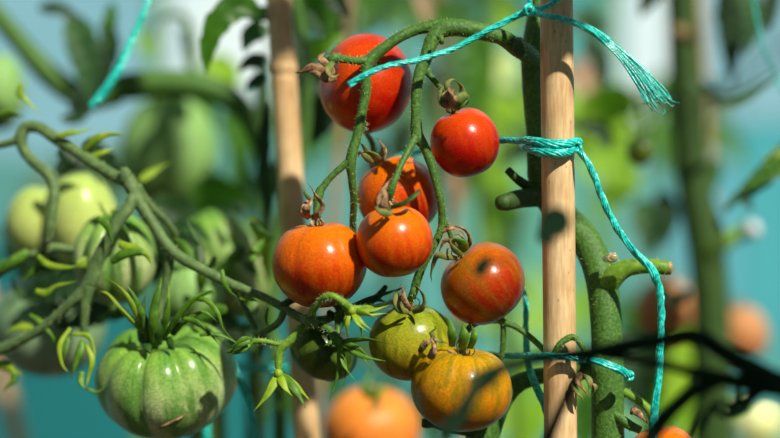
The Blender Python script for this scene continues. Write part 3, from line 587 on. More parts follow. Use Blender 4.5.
lb('side_stalk', [(24, 132, 5.2, 5), (14, 141, 5.2, 4), (-6, 146, 5.4, 3.6)])
lb('side_stalk', [(28, 252, 5, 5), (14, 262, 5, 6), (-6, 275, 5.4, 6)], SEPAL, dens=0)
lb('side_stalk', [(30, 255, 5, 4), (52, 248, 5, 5), (75, 250, 5, 4)], STEML, dens=0)
lb('pedicel', [(311, 321, .4, 5), (313, 310, -.4, 4), (321, 300, -1.2, 3.8), (331, 296, -1.5, 3.8), (341, 301, -1.5, 4), (350, 309, -1.2, 4.6)], STEMB, dens=60)
lb('pedicel', [(311, 323, .5, 5), (324, 327, .1, 4), (332, 333, -.1, 4), (338, 341, -.2, 5)], STEM, dens=60)
lb('pedicel', [(309, 323, .4, 5), (300, 329, .1, 4.2), (292, 339, 0, 4.2), (282, 347, 0, 4.4), (278.5, 357, 0, 3.8), (278.5, 372, 0, 3.4)], STEMB, dens=70)
lb('pedicel', [(283, 345, 0, 3), (272, 343, 0, 2.6), (262, 341, 0, 2.6), (252, 341, 0, 3)], STEMB, dens=60)
lb('pedicel', [(350, 309, -1.1, 3.6), (362, 308, -.9, 3), (376, 307, -.4, 3), (392, 302, .8, 2.6), (404, 296, .8, 2.4)], STEMB, dens=30)
lb('node', [(304, 318, .2, 4), (309, 321, -.1, 6.5), (315, 325, .1, 4.5)], STEML, dens=60, wob=.4)
lb('pedicel', [(282, 306, 1, 4), (292, 300, 1, 3.6), (302, 299, 1.2, 3)], STEMD, dens=20)
lb('pedicel', [(284, 311, 1, 3.6), (279, 322, 1, 3.6), (268, 330, 1.2, 3.2), (258, 334, 1.4, 2.6)], STEML, dens=20)
for pts, mt, wd in (([(352, 306, .8), (368, 300, .8), (384, 294, 1), (402, 288, 1)], SEPALD, 3.5), ([(350, 312, .8), (362, 309, .6), (376, 300, .8), (388, 303, .8)], SEPALD, 4), ([(335, 304, .9), (342, 314, .9), (348, 328, .9)], SEPALD, 5), ([(328, 312, .9), (338, 318, .9), (352, 322, .9)], SEPALD, 5), ([(386, 286, 1.2), (378, 296, 1.2), (366, 302, 1.2), (360, 312, 1)], SEPALD, 4), ([(341, 306, .4), (338, 318, .2), (338, 332, 0), (341, 340, -.2)], SEPAL, 4), ([(346, 312, .2), (344, 322, 0), (340, 334, -.1)], SEPAL, 3.5)):
    small(lt, 'sepal', pts, mt, wd, R.uniform(-1, 1), flat=.4)
# open calyx stars
def star(name, hub, hr, tips, mat, w, label=None, bend=.12):
    ho = MB().add(*tube([(hub[0] - 1, hub[1] - 3, hub[2], hr * .7), (hub[0], hub[1], hub[2] - .1, hr), (hub[0] + 1, hub[1] + 3, hub[2], hr * .6)], seg=12, wob=.2)).build(name, mat, lt)
    if label: ho['label'] = label
    for t in tips:
        tx, ty, td = t[:3]; ww = t[3] if len(t) > 3 else w; tm = t[4] if len(t) > 4 else mat
        x0, y0, d0 = hub; mx, my, md = (x0 + tx) / 2, (y0 + ty) / 2, (d0 + td) / 2; dx, dy = tx - x0, ty - y0
        b = bend * R.choice((-1, 1)) * R.uniform(.4, 1)
        small(ho, 'sepal', [(x0, y0, d0), (x0 + dx * .25 - dy * b * .6, y0 + dy * .25 + dx * b * .6, d0 + (td - d0) * .25 - .15), (mx - dy * b, my + dx * b, md - .2), (x0 + dx * .78 - dy * b * .6, y0 + dy * .78 + dx * b * .6, d0 + (td - d0) * .78 - .1), (tx, ty, td)], tm, ww * .74, R.uniform(-1.2, 1.2), flat=.3)
    return ho
star('calyx', (352, 311, -1.2), 5.5, [(392, 304, -1.2), (378, 320, -1.5), (372, 330, -1.4), (362, 340, -1.3), (348, 338, -1.2), (388, 313, -1.2), (368, 332, -1.6), (342, 330, -1)], SEPALY, 4.6)
star('calyx', (339, 342, -.3), 6, [(393, 345, -1.2, 4), (386, 361, -1, 4.4), (371, 360, -.9, 4), (373, 373, -.6, 3.6), (357, 382, -.6, 4), (342, 392, -.4, 3), (329, 402, -.2, 3.2), (324, 346, -.6, 5)], SEPAL, 4)
star('calyx', (278.5, 374, 0), 5, [(253, 412, -.6, 7.5, SEPALY), (306, 409, -.6, 7.5, SEPAL), (311, 402, -.2, 6.5, SEPALY), (284, 395, .2, 3, DRY), (295, 398, -.5, 8, SEPALY)], SEPALY, 6, bend=.08)
bd = MB().add(*tube([(252, 341, 0, 3.2), (246, 344, -.1, 6), (240, 347, -.1, 6.6), (233, 350, -.1, 3.6), (227, 352.5, -.1, .8)], seg=14, wob=.25)).build('flower_bud', SEPAL, lt)
for pts in ([(252, 339, -.2), (243, 339, -.4), (235, 345, -.4), (229, 349, -.3)], [(250, 345, -.3), (243, 350, -.4), (235, 353, -.3), (230, 354, -.2)], [(250, 341, -.5), (241, 345, -.6), (233, 349, -.5)]):
    small(bd, 'sepal', pts, SEPAL, 3, .4)
# calyx of the big green tomato and free curling sepals of the left truss
kc = MB().add(*tube([(154, 328, 3.2, 8), (155, 336, 2.6, 9), (156, 343, 2.4, 7)], seg=14, wob=.3)).build('calyx', SEPAL, lt)
for pts, mt, wd in (([(148, 334, 2.2), (139, 318, 1.8), (128, 298, 1.6), (115, 284, 1.8), (100, 277, 2)], SEPALY, 5.5), ([(146, 336, 2.2), (134, 322, 1.9), (120, 308, 1.9), (108, 294, 2.1), (99, 291, 2.2)], SEPALY, 4.5), ([(150, 334, 1.9), (142, 314, 1.4), (134, 296, 1.2), (123, 281, 1.2)], SEPAL, 5),
                    ([(153, 342, 1.7), (153, 322, 1.2), (156, 300, 1.1), (160, 284, 1.2), (162, 276, 1.5)], SEPAL, 7.5), ([(161, 338, 1.8), (166, 318, 1.3), (169, 300, 1.1), (168, 280, 1.2)], SEPAL, 5.5), ([(163, 340, 1.8), (174, 322, 1.2), (188, 304, .9), (200, 295, .9), (212, 291, 1), (212, 297, 1)], SEPAL, 4.5),
                    ([(140, 330, 2.4), (142, 338, 2), (146, 346, 1.7)], SEPALD, 8), ([(158, 344, 1.8), (158, 330, 1.4), (160, 312, 1.4)], SEPALD, 9), ([(172, 334, 2), (178, 326, 1.8), (186, 322, 1.6)], SEPALD, 8), ([(148, 342, 1.8), (146, 326, 1.5), (143, 308, 1.5), (146, 292, 1.6)], SEPALD, 6), ([(176, 330, 1.8), (190, 318, 1.4), (204, 312, 1.2), (218, 322, 1.2)], SEPAL, 4), ([(144, 340, 2), (148, 348, 1.6), (150, 352, 1.4)], SEPALD, 8), ([(168, 338, 1.9), (172, 346, 1.5), (174, 350, 1.4)], SEPALD, 8), ([(196, 299, 1), (206, 300, .8), (217, 312, .6), (224, 330, .6), (236, 342, .8)], SEPAL, 4)):
    small(kc, 'sepal', pts, mt, wd * .72, R.uniform(-1.2, 1.2), flat=.35)
for pts, mt, wd in (([(38, 256, 4), (47, 264, 3.8), (60, 267, 3.6), (76, 266, 3.4), (90, 256, 3.2)], SEPALY, 5.5), ([(36, 291, 4), (46, 293, 3.8), (56, 286, 3.6), (78, 281, 3.2)], SEPALY, 6.5), ([(30, 315, 4), (40, 322, 3.8), (52, 336, 3.6), (55, 343, 3.6)], SEPAL, 5),
                    ([(22, 84, 5), (20, 93, 5), (28, 102, 5), (44, 118, 4.8)], SEPALY, 6.5), ([(-6, 116, 5.6), (10, 113, 5.4), (26, 118, 5.2)], SEPAL, 7), ([(56, 136, 4.4), (70, 133, 4.2), (84, 131, 4.2), (96, 126, 4.2)], SEPALY, 5.5), ([(84, 150, 4.2), (96, 139, 4), (110, 134, 4), (128, 135, 4)], SEPALY, 7), ([(90, 158, 4.2), (104, 152, 4), (118, 148, 4)], SEPALY, 8),
                    ([(60, 150, 8), (72, 160, 8), (92, 165, 8)], LEAFD, 14),
                    ([(222, 270, 1.6), (224, 281, 1.5), (230, 292, 1.6), (238, 297, 1.8)], SEPAL, 4.5), ([(199, 300, 1.6), (208, 301, 1.5), (216, 312, 1.5), (226, 328, 1.6)], SEPAL, 4), ([(240, 298, 1.8), (250, 299, 1.7), (260, 302, 1.6)], SEPALY, 4.5), ([(182, 318, 1.4), (196, 322, 1.2), (210, 334, 1.2), (222, 348, 1.4)], SEPAL, 5), ([(213, 292, 1.4), (205, 293, 1.4), (196, 300, 1.5), (186, 315, 1.6)], SEPAL, 3.6),
                    ([(200, 335, 1.2), (216, 334, 1.2), (232, 340, 1.2), (246, 350, 1.2)], SEPAL, 4), ([(268, 308, 1.2), (266, 320, 1.2), (270, 331, 1.3)], SEPAL, 3), ([(97, 218, 2.4), (106, 224, 2.2), (110, 236, 2.2), (114, 244, 2.2)], SEPAL, 7), ([(120, 244, 2.4), (134, 250, 2.2), (146, 254, 2), (152, 266, 2)], SEPALY, 9), ([(112, 262, 2.4), (124, 254, 2.2), (140, 252, 2), (152, 258, 2)], SEPAL, 8),
                    ([(70, 328, 2.8), (60, 345, 2.6), (62, 364, 2.6), (70, 374, 2.6)], SEPALY, 4.5), ([(82, 341, 2.4), (80, 352, 2.2), (75, 366, 2.2), (71, 379, 2.3)], SEPAL, 7), ([(68, 338, 2.8), (64, 350, 2.6), (64, 362, 2.6)], SEPAL, 9), ([(86, 345, 2.4), (92, 360, 2.2), (88, 380, 2.2), (86, 388, 2.2)], SEPALY, 5), ([(86, 388, 2.2), (96, 392, 2.1), (104, 388, 2), (111, 380, 1.9)], SEPAL, 3.4), ([(82, 372, 2.4), (81, 382, 2.3), (87, 390, 2.2)], SEPAL, 7), ([(72, 334, 2.6), (88, 336, 2.4), (94, 350, 2.3), (95, 366, 2.3)], SEPALY, 4),
                    ([(-6, 362, 5), (6, 366, 5), (16, 373, 4.8), (23, 374, 4.8)], SEPALY, 8), ([(12, 372, 4.8), (14, 380, 4.8), (8, 386, 4.8), (3, 391, 4.8)], SEPAL, 6)):
    small(lt, 'sepal', pts, mt, wd * .68, R.uniform(-1.6, 1.6), flat=.35)
rc = random.Random(21)
for k in range(46):
    x, y = rc.choice(((rc.uniform(150, 262), rc.uniform(205, 335)), (rc.uniform(40, 150), rc.uniform(135, 205)), (rc.uniform(5, 130), rc.uniform(245, 350))))
    if 8 < x < 118 and 165 < y < 250: continue
    d = rc.uniform(3.5, 10) if y < 335 else 8; a = rc.uniform(0, 2 * PI); L_ = rc.uniform(14, 30); b = rc.uniform(-.9, .9)
    if (x - 167) ** 2 + (y - 377) ** 2 < 78 ** 2: d = 9
    pts = []
    for j in range(5):
        t = j / 4; aa = a + b * t * 1.6; pts.append((x, y, d + t * .5)); x += math.cos(aa) * L_ / 3; y += math.sin(aa) * L_ / 3
    small(lt, 'small_leaf', pts, rc.choice((SEPAL, SEPAL, SEPALD, SEPALD, SEPALY, LEAFD)), rc.uniform(3, 7.5), rc.uniform(-1.5, 1.5), flat=.3)
hm = MB()
for pts, dens, hl in lh:
    h_ = hairs(pts, dens, hl, rad=.00008); hm.add(h_.v, h_.f)
hair_obj(hm, HAIR, lt)

# ------------------------------------------------------------------ teal twine
def strand(path, n=8, pitch=17, seed=0, rs=.33):
    """several fibres laid helically round a core"""
    pr = cr(conv(path), .0009); c = [p for p, _ in pr]; fr = frames(c); m = MB(); rnd = random.Random(seed)
    L = 0; ls = [0]
    for i in range(1, len(c)): L += (c[i] - c[i - 1]).length; ls.append(L)
    m.add(*tube([(p, r * .7) for p, r in pr], seg=8, step=1))
    for k in range(n):
        pts = []; jit = rnd.uniform(.85, 1.15)
        for i in range(len(c)):
            r = pr[i][1]; a = 2 * PI * k / n + ls[i] / max(r * pitch, 1e-6) * 2 * PI
            pts.append((c[i] + (fr[i][1] * math.cos(a) + fr[i][2] * math.sin(a)) * r * .66 * jit, r * rs * jit))
        m.add(*tube(pts, seg=6, step=1))
    return m
def twine(label, m):
    o = m.build('garden_twine', TW, loc=sum((Vector(p) for p in m.v[:1]), Vector())); tag(o, label, 'twine', 'teal garden twine'); return o
def knot(m, c, r, turns=2.2, rr=.5, seed=0):
    pts = []; rnd = random.Random(seed)
    for i in range(int(turns * 10)):
        a = 2 * PI * i / 10; q = Vector((math.cos(a) * r, math.sin(a * 1.31 + seed) * r * .8, math.sin(a) * r * .9 + math.cos(a * .37) * r * .3))
        pts.append((c + q, r * rr))
    m.add(*tube(pts, seg=8))
m = strand([(349, 85, -1.9, 3.6), (358, 79, -1.9, 3.2), (369, 73, -1.9, 3.1), (390, 65.5, -1.8, 3), (418, 60, -1.6, 3), (440, 53.5, -1.4, 3), (457, 47, -1.2, 3), (476, 37, -1.2, 3.1), (495, 27, -1.2, 3.2), (514, 17, -1.2, 3.4), (529, 10.5, -1.3, 3.6)], seed=1)
for a in strand([(529, 11, -1.3, 3.6), (545, 15, -1.9, 3.2), (562, 19, -2.0, 3.2), (580, 25, -1.8, 3.6), (596, 33, -1.6, 4.2), (608, 42, -1.5, 4.6)], seed=2),: m.add(a.v, a.f)
for a in strand([(530, 9, -1.3, 3), (530, 0, -1.3, 2.8), (528, -12, -1.2, 2.8), (522, -40, -1, 2.8)], seed=3), strand([(531, 10, -1.3, 3.2), (543, 8, -1.4, 3), (554, 2, -1.5, 3), (566, -8, -1.4, 3), (580, -22, -1, 3)], seed=4): m.add(a.v, a.f)
knot(m, P(529, 10, -1.5), 4.2 * S, seed=1)
rf = random.Random(5)
for k in range(46):   # the frayed end
    u = rf.uniform(-1, 1); w_ = rf.uniform(-1, 1); e = rf.uniform(.75, 1.08); o1 = u * 3
    ex = 608 + (661 - 608) * e; ey = 42 + (102 - 42) * e
    sx, sy = -.73, .68
    pts = [(600 + sx * o1 * .8, 36 + sy * o1 * .8, -1.5 + w_ * .08, 1.1), (622 + sx * u * 5, 55 + sy * u * 5, -1.5 + w_ * .2, .8), (640 + sx * u * 9, 75 + sy * u * 9, -1.5 + w_ * .35, .7), (ex + sx * u * 12 + rf.uniform(-1.5, 1.5), ey + sy * u * 12, -1.5 + w_ * .5, .55)]
    if rf.random() < .45: pts.append((ex + sx * u * 14 + rf.uniform(-5, 9), ey + sy * u * 13 + rf.uniform(-6, 7), -1.5 + w_ * .6, .35))
    m.add(*tube(pts, seg=5, flat=.6))
twine('frayed teal twine knotted at the top of the cane, its ends spread left and right', m)
cc = P(557, 145, 0); m = strand([(396, 158, 5, 3), (412, 153, 4.8, 3), (440, 147, 3.6, 3), (470, 143, 2.8, 3.2), (500, 140.5, 1.4, 3.4), (520, 140.5, .4, 3.4), (529, 140.5, -.25, 4.2), (541, 142.5, -.75, 4.6), (556, 144, -.9, 4.6), (570, 142.5, -.75, 4.6), (579, 142, 0, 4), (576, 144, .8, 3.4), (560, 146, 3.1, 3.4), (540, 147, 3.4, 3.4), (524, 146, 2.4, 3.4),
                                (525, 147, .9, 3.6), (529, 149, -.2, 4.4), (541, 152, -.78, 4.7), (555, 153.5, -.95, 4.7), (568, 151.5, -.78, 4.5), (577, 147.5, -.3, 4)], seed=6)
knot(m, P(577, 147, -.55), 3.6 * S, seed=3)
a = strand([(577, 147, -.5, 3.4), (584, 157, -.7, 3.4), (592, 171, -.7, 3.5), (601, 195, -.7, 3.5), (611, 217, -.7, 3.6), (622, 236, -.6, 3.6), (634, 251, -.5, 3.9), (646, 263, -.5, 4.2), (654, 274, -.5, 4.4), (659, 288, -.4, 4.2), (661, 306, -.3, 3.8), (661, 330, -.2, 3.7), (659.5, 360, -.2, 3.9), (657, 390, -.2, 4.2), (655, 408, -.2, 4.4), (652, 440, -.2, 4.2)], seed=8); m.add(a.v, a.f)
twine('teal twine wrapped twice round the bamboo cane and drooping to the lower right', m)
m = strand([(470, 352, 2.6, 3), (492, 355, 2.4, 3.2), (520, 356, 1.2, 3.6), (545, 356, -.9, 3.8), (570, 357, -.95, 3.9), (590, 360, -.9, 4), (606, 364, -1.05, 4.2), (620, 370, -.95, 4.6), (628, 375, -.6, 4.6)], seed=9); knot(m, P(629, 376, -.5), 3.6 * S, seed=5)
twine('teal twine loop tied round the cane and the thick stem low down', m)
twine('teal twine running down behind the striped tomato to the bottom edge', strand([(505, 270, 3.4, 2.6), (524, 292, 2.8, 2.8), (526, 330, 2, 3), (528, 362, 1.4, 3.6), (534, 382, 1.0, 4), (543, 402, .9, 4), (551, 424, .9, 4), (560, 450, .9, 4)], seed=10))
twine('blurred teal twine slanting down at the upper left', strand([(154, -14, 8, 3), (146, 6, 7.6, 3.4), (134, 36, 7.4, 3.8), (117, 72, 7, 4.6), (100, 96, 7, 5), (91, 107, 7, 4)], seed=11))
twine('teal twine hanging below the big green tomato at its right side', strand([(228, 355, 6.4, 3.6), (238, 378, 6.2, 4), (249, 404, 6, 4.4), (256, 445, 6, 4.4)], seed=12))
twine('short vertical teal twine just under the big green tomato', strand([(204, 400, 9.5, 4), (206, 425, 9.5, 4), (208, 470, 9.5, 4)], seed=13))
twine('thin level teal twine passing the foot of the leaning cane', strand([(215, 366, 11, 3.2), (245, 367, 10.8, 3.4), (280, 368, 10.8, 3.6), (305, 368, 10.6, 3.4), (330, 360, 10.8, 3)], seed=14))
twine('thin dark teal twine at the upper right edge', strand([(752, -10, 12, 1.4), (758, 25, 12, 1.4), (766, 55, 12, 1.4), (788, 100, 12, 1.4)], seed=15))

# ------------------------------------------------------------------ plants behind
def leaf_on(root, pts, wpx, mat, seed=0, fold=.25, wav=.12, up=Vector((0, -1, .2)), ser=6, petiole=None):
    d = pts[1][2]; m = MB().add(*leafmesh([P(*p) for p in pts], wpx * K(d), fold, wav, ser, seed, up))
    if petiole: m.add(*tube(petiole, seg=8))
    return m.build('leaf', mat, root)
bgG = 'plants standing behind the tomatoes'
pl = plant('blurred plant with long crossing green stalks behind the left truss', [(262, 60, 18, 6), (262, 130, 18, 7), (268, 200, 18, 8), (262, 300, 18, 9), (255, 445, 18, 10)], STEMD, group=bgG, dens=0)
for pts in ([(-20, -6, 18, 9), (15, 36, 18, 10), (50, 75, 18, 12), (84, 98, 18, 12), (120, 94, 18, 11)], [(84, 98, 18, 10), (130, 86, 18, 14), (185, 84, 18, 14), (225, 95, 18, 13), (250, 120, 18, 10), (264, 160, 18, 8)], [(150, 40, 24, 3), (160, 20, 24, 3), (185, 18, 24, 4), (195, 60, 24, 3)], [(197, 88, 22, 9), (190, 60, 24, 5), (184, 30, 25, 4)]):
    MB().add(*tube(pts, seg=14, wob=.1)).build('side_stalk', STEM, pl)
for pts, wd, mt in (([(70, 14, 17), (84, 50, 17), (90, 106, 17)], 38, LEAFG), ([(104, 18, 17), (110, 50, 17), (96, 108, 17)], 22, LEAFD), ([(38, 8, 17), (62, 10, 17), (84, 24, 17)], 16, LEAFD), ([(112, 2, 17), (110, 30, 17), (114, 58, 17)], 15, LEAF), ([(82, 90, 15), (76, 106, 15), (78, 120, 15)], 20, LEAFD),
                    ([(150, 30, 30), (148, 45, 30), (152, 62, 30)], 22, LEAFY), ([(205, 60, 26), (225, 75, 26), (235, 100, 26)], 34, LEAFY), ([(222, 70, 30), (205, 100, 30), (215, 130, 30)], 40, LEAF), ([(225, 110, 30), (240, 150, 30), (230, 190, 30)], 30, LEAF),
                    ([(60, 118, 14), (78, 118, 14), (98, 100, 14)], 14, LEAFD), ([(195, 210, 20), (215, 195, 20), (250, 205, 20)], 46, LEAF), ([(185, 190, 24), (200, 180, 24), (225, 192, 24)], 46, MB and LEAFG)):
    leaf_on(pl, pts, wd, mt, seed=R.random() * 5)
MB().add(*tube([(186, 84, 18.5, 5), (182, 78, 21, 4), (176, 84, 23.5, 4), (Mt, .0022)], seg=10)).build('pedicel', STEM, pl)
for pts in ([(176, 98, 22), (160, 96, 20.5), (146, 108, 20.3)], [(176, 98, 22), (192, 94, 20.5), (204, 106, 20.3)], [(176, 98, 22), (176, 106, 20), (170, 118, 19.6)]):
    small(pl, 'sepal', pts, SEPAL, 7, .3)
p2 = plant('slightly blurred plant climbing the leaning cane', [(285, -40, 12, 5), (300, 20, 12, 5), (308, 90, 12, 5), (302, 160, 12, 5), (276, 250, 12, 6), (272, 330, 12, 6), (280, 450, 12, 7)], STEM, group=bgG)
for pts, wd, mt, sd, pet in (([(264, 20, 8), (240, 6, 7.8), (218, 22, 7.6), (208, 48, 7.8), (206, 76, 8)], 30, LEAF, 1.1, [(285, 20, 9, 2.5), (272, 20, 8.4, 2), (262, 19, 8, 2)]), ([(268, 30, 10), (252, 34, 10), (243, 52, 10)], 24, LEAFG, 2, None), ([(268, 60, 10), (250, 62, 10), (238, 72, 10)], 18, LEAFD, 2.4, None), ([(268, 76, 10), (252, 84, 10), (246, 92, 10)], 16, LEAFD, 1.4, None),
                        ([(290, 60, 13), (315, 52, 13), (345, 34, 13)], 26, LEAFY, 3, None), ([(284, 72, 14), (306, 78, 14), (335, 92, 14)], 34, LEAFD, .4, None), ([(290, -10, 14), (298, 20, 14), (302, 56, 14)], 26, LEAF, .9, None), ([(330, -10, 10), (338, 4, 10), (350, 16, 10)], 22, LEAFD, 3.4, None), ([(296, 30, 11), (304, 60, 11), (300, 100, 11)], 18, LEAFD, 3.1, None), ([(344, 70, 15), (320, 86, 15), (300, 118, 15)], 22, LEAFD, 2.1, None), ([(300, -10, 13), (325, 10, 13), (332, 46, 13)], 26, LEAF, 2.8, None), ([(268, 100, 9), (264, 160, 9), (268, 235, 9)], 14, LEAFD, 1.7, None), ([(258, 8, 9), (268, 14, 9), (275, 26, 9)], 12, LEAFD, 1.2, None), ([(312, 96, 13), (318, 118, 13), (304, 148, 13)], 40, LEAFD, 4.4, None), ([(298, 150, 14), (270, 190, 14), (262, 246, 14)], 22, LEAFD, 5, None),
                        ([(250, 218, 9), (262, 240, 9), (268, 285, 9.2)], 16, SEPALY, .2, None), ([(165, 235, 8), (188, 228, 7.6), (212, 240, 7.6)], 20, LEAFG, 1.9, None), ([(160, 250, 7.5), (180, 240, 7.2), (205, 250, 7.4)], 20, LEAFD, 2.9, None)):
    leaf_on(p2, pts, wd, mt, sd, petiole=pet, wav=.08)
p3 = plant('tall blurred plant with a thick dark green stem on the right', [(680, -40, 26, 15), (682, 0, 26, 16), (687, 90, 26, 17), (694, 180, 26, 18), (706, 250, 26, 19), (712, 330, 26, 19), (712, 450, 26, 20)], STEMD, group=bgG)
MB().add(*tube([(706, 268, 26, 10), (720, 245, 25, 10), (738, 234, 25, 8), (752, 230, 25, 7.4)], seg=14, wob=.1)).build('stub', STEMB, p3)
o = MB().add(*tube([(749, 231, 24.5, 8.2), (757, 228, 24.5, 8.2)], seg=14, wob=.1)).build('cut_end', WFR, p3); o['label'] = 'pale cut end of the stub'
o = MB().add(*tube([(675, 32, 24, 8), (686, 34, 23.5, 9), (692, 40, 24, 6)], seg=14, wob=.2)).build('stem_node', BUD, p3)
for pts, wd, mt in (([(726, -15, 22), (730, 30, 22), (732, 86, 22)], 32, LEAFD), ([(744, -15, 24), (752, 20, 24), (745, 60, 24)], 30, LEAFG), ([(775, -15, 20), (770, 10, 20), (768, 38, 20)], 20, LEAFD), ([(662, -20, 20), (650, -4, 20), (640, 18, 20)], 24, LEAFD), ([(690, 80, 22), (730, 100, 22), (784, 70, 22)], 16, LEAFG), ([(700, 110, 30), (660, 100, 30), (600, 108, 30)], 14, LEAFD),
                    ([(795, 140, 12), (760, 180, 12), (722, 208, 12)], 24, LEAFG), ([(795, 160, 11), (770, 172, 11), (744, 190, 11)], 22, LEAF), ([(795, 150, 12), (782, 152, 12), (764, 158, 12)], 14, LEAFY), ([(716, 270, 16), (720, 240, 16), (716, 210, 16)], 10, STEMD), ([(716, 158, 28), (716, 170, 28), (712, 196, 28)], 14, LEAF), ([(610, 150, 22), (600, 130, 22), (560, 122, 22)], 18, LEAFD),
                    ([(640, 100, 30), (600, 110, 30), (575, 160, 30)], 46, LEAFY), ([(600, 80, 34), (610, 130, 34), (640, 190, 34)], 40, LEAFY), ([(630, 160, 34), (620, 190, 34), (600, 215, 34)], 34, LEAFY), ([(575, 60, 34), (590, 85, 34), (620, 100, 34)], 36, BAMD), ([(575, 10, 30), (590, 25, 30), (612, 30, 30)], 30, LEAFG), ([(570, 100, 52), (600, 112, 52), (636, 128, 52)], 40, LEAFY), ([(580, 150, 50), (602, 165, 50), (628, 160, 50)], 36, LEAFY), ([(585, 40, 20), (600, 62, 20), (604, 92, 20)], 22, LEAFD), ([(660, 190, 26), (668, 215, 26), (664, 250, 26)], 26, LEAFD), ([(752, 210, 15), (740, 196, 15), (722, 214, 15)], 12, LEAFD), ([(640, 200, 24), (650, 230, 24), (648, 260, 24)], 34, LEAFG),
                    ([(660, 320, 30), (640, 370, 30), (650, 430, 30)], 60, LEAF), ([(690, 330, 30), (680, 380, 30), (690, 440, 30)], 40, LEAFY), ([(712, 360, 32), (716, 400, 32), (708, 440, 32)], 34, LEAF), ([(620, 330, 24), (640, 360, 24), (636, 410, 24)], 44, LEAFD), ([(590, 390, 18), (584, 420, 18), (586, 460, 18)], 34, LEAF), ([(690, 290, 18), (676, 300, 18), (660, 292, 18)], 14, LEAFD),
                    ([(700, 395, 32), (690, 415, 32), (680, 440, 32)], 30, LEAFY)):
    leaf_on(p3, pts, wd, mt, seed=R.random() * 5)
MB().add(*tube([(636, 100, 18, 1.4), (641, 120, 17, 1.5), (R4t, .0006)], seg=8)).build('pedicel', STEMD, p3)
p4 = plant('blurred leafy plant filling the gap behind the arching stalk', [(505, -40, 40, 7), (492, 30, 40, 8), (488, 120, 40, 8), (486, 220, 40, 9), (520, 450, 40, 9)], STEMB, group=bgG)
for pts, wd, mt in (([(470, 20, 36), (478, 70, 36), (475, 125, 36)], 44, LEAF), ([(440, 120, 42), (470, 140, 42), (470, 200, 42)], 44, LEAF), ([(488, 58, 46), (501, 70, 46), (514, 84, 46)], 50, LEAFP), ([(488, 10, 40), (505, 20, 40), (520, 12, 40)], 34, LEAFY), ([(512, 95, 44), (505, 112, 44), (515, 135, 44)], 38, LEAFY), ([(340, 0, 34), (380, 10, 34), (430, 4, 34)], 50, LEAF), ([(355, 34, 30), (385, 12, 30), (395, -20, 30)], 22, LEAFG), ([(425, 40, 40), (430, 20, 40), (470, 8, 40)], 44, LEAF), ([(500, 160, 40), (505, 200, 40), (495, 240, 40)], 26, LEAFY), ([(520, 200, 46), (505, 230, 46), (520, 260, 46)], 44, LEAFG), ([(410, 120, 30), (400, 150, 30), (418, 180, 30)], 30, LEAFD),
                    ([(350, 0, 24), (335, 30, 24), (320, 62, 24)], 34, LEAFD), ([(415, -10, 26), (426, 10, 26), (428, 34, 26)], 14, BAMD), ([(455, 170, 30), (460, 190, 30), (458, 215, 30)], 12, BAMD), ([(440, 50, 30), (455, 70, 30), (452, 105, 30)], 20, LEAFG), ([(472, 100, 30), (486, 70, 30), (482, 40, 30)], 20, LEAF), ([(380, 140, 30), (372, 165, 30), (350, 190, 30)], 18, LEAFD), ([(515, 240, 30), (500, 262, 30), (530, 300, 30)], 26, LEAFG), ([(535, 150, 24), (515, 152, 24), (500, 170, 24)], 18, LEAFD), ([(320, 350, 40), (325, 375, 40), (345, 400, 40)], 44, LEAF), ([(440, 380, 30), (430, 410, 30), (440, 445, 30)], 44, LEAFG), ([(480, 130, 34), (450, 150, 34), (430, 190, 34)], 30, LEAFG), ([(300, 385, 40), (285, 400, 40), (275, 430, 40)], 50, LEAF), ([(345, 355, 36), (365, 350, 36), (400, 372, 36)], 34, LEAFG), ([(585, 400, 30), (570, 410, 30), (578, 438, 30)], 30, LEAFY)):
    leaf_on(p4, pts, wd, mt, seed=R.random() * 5)
p5 = plant('dark green blurred stem and leaves below the big ribbed tomato', [(196, 250, 16, 14), (204, 330, 16, 17), (208, 445, 16, 19)], STEMD, group=bgG)
for pts, wd, mt in (([(20, 200, 16), (40, 270, 16), (60, 330, 16)], 60, LEAFD), ([(100, 290, 9), (60, 285, 9.5), (20, 300, 10)], 44, LEAFD), ([(120, 320, 9), (105, 310, 9), (60, 330, 10)], 30, LEAFD), ([(150, 200, 12), (175, 215, 12), (215, 230, 12)], 40, LEAFD), ([(140, 215, 14), (160, 260, 14), (200, 290, 14)], 60, LEAFD), ([(185, 280, 10), (205, 305, 10), (240, 325, 10)], 24, LEAFD), ([(215, 320, 8), (240, 332, 8), (264, 322, 8)], 24, LEAFD), ([(90, 140, 12), (110, 170, 12), (140, 195, 12)], 26, LEAFD), ([(170, 330, 14), (225, 340, 14), (262, 345, 14)], 30, LEAF),
                    ([(56, 176, 11), (72, 162, 11), (110, 168, 11)], 22, LEAFD)):
    leaf_on(p5, pts, wd, mt, seed=R.random() * 5)
# compound leaves far behind
for i, (px, dd, lab, ys, mt) in enumerate(((150, 66, 'faint plant with grey-green leaves near the back wall on the left', (200, 260), LEAFG), (395, 58, 'faint plant with yellowish leaves near the back wall in the middle', (0, 120), LEAFG), (600, 62, 'faint bright leafy plant near the back wall right of the cane', (135, 330, 400), LEAFY))):
    pp = plant(lab, [(px + 8, -60, dd, 5), (px, 150, dd, 6), (px - 6, 450, dd, 7)], STEMB, group=bgG)
    for y in ys:
        for sgn in (-1, 1):
            mm = MB(); b0 = P(px, y, dd); compound(mm, b0, b0 + Vector((sgn * R.uniform(.045, .07), -.02, R.uniform(-.01, .02))), .012, 3, .022, .034, R); mm.build('leaf', mt if R.random() < .6 else LEAF, pp)

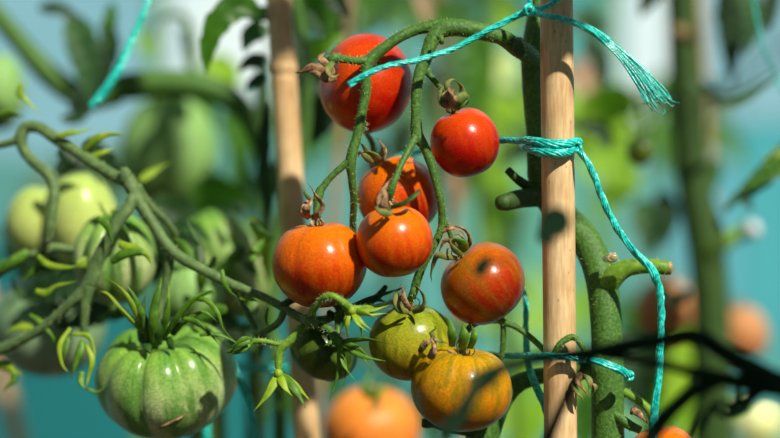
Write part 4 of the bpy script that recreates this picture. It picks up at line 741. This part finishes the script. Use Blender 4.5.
# ------------------------------------------------------------------ dark branch close to the camera and the unseen leaves added to shade it
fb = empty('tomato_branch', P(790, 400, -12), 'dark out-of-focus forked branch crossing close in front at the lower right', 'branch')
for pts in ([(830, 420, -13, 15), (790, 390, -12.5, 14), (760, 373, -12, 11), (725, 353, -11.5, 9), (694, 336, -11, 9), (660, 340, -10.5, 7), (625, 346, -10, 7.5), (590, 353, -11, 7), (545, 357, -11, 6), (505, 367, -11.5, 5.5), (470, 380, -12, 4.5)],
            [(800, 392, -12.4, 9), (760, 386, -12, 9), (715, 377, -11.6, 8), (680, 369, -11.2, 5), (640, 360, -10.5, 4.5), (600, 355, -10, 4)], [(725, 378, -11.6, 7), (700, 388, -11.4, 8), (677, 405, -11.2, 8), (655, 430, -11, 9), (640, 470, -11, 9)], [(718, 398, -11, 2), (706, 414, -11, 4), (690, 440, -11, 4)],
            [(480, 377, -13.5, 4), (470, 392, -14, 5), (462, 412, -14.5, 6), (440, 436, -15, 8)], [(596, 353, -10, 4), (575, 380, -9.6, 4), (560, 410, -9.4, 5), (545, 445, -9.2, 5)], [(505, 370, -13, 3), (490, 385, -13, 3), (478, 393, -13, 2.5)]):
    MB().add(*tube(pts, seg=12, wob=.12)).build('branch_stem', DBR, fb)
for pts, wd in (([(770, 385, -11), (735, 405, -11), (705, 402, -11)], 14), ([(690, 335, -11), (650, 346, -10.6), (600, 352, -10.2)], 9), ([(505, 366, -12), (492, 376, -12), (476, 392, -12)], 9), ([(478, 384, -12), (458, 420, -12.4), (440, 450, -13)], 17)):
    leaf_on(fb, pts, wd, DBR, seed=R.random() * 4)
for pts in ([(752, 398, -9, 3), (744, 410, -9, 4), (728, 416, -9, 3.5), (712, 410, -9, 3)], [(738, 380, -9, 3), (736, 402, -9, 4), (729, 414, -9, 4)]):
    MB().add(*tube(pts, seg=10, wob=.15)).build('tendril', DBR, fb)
tg = empty('thin_twig', P(800, 30, -26), 'very blurred thin grey twig near the camera crossing the upper right', 'twig')
for pts in ([(810, 24, -26, 5), (770, 58, -26, 5), (735, 88, -26, 5), (702, 112, -26, 4), (680, 150, -26, 3)], [(735, 88, -26, 3), (700, 92, -26, 3), (660, 120, -26, 2.5), (610, 128, -26, 2)]):
    MB().add(*tube(pts, seg=10, wob=.12)).build('twig_stem', DBR, tg)
# thin drooping shoot close in front of the cane and the brownish tomato
fs = empty('tomato_shoot', P(552, 140, -11), 'thin dark blurred shoot tips hanging in front of the bamboo cane', 'shoot')
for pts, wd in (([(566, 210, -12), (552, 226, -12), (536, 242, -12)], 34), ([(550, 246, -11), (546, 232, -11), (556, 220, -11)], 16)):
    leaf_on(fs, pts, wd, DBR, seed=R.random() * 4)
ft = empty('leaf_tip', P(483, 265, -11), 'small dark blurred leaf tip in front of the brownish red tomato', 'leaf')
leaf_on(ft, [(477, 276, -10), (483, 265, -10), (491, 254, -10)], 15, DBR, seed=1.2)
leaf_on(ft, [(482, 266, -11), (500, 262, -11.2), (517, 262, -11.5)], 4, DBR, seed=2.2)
# upper leaves, unseen above the frame: added to shade the branch and the canes
up = plant('unseen leafy shoots above the frame, added to throw shade on canes and branch', [(1000, -700, 10, 9), (1050, -300, 6, 8), (1060, 60, 4, 9), (1060, 300, 4, 10)], STEM, name='tomato_plant', group=bgG)
def shade(target, t, length, width, ang, mat=LEAFD):
    c = target + SUN * t; a = Vector((math.cos(ang), 0, math.sin(ang)))
    a = (a - SUN * a.dot(SUN)).normalized()
    MB().add(*leafmesh([c - a * length / 2, c, c + a * length / 2], width, .1, .05, 6, R.random() * 5, SUN)).build('leaf', mat, up)
shade(P(565, 14, 0), .085, .045, .026, .9)
shade(P(281, 40, 8), .20, .035, .022, .2)
shade(P(700, 365, -11.5), .20, .09, .035, -.2)
shade(P(610, 352, -10.5), .20, .07, .025, -.1)
shade(P(770, 385, -12), .20, .08, .035, -.6)
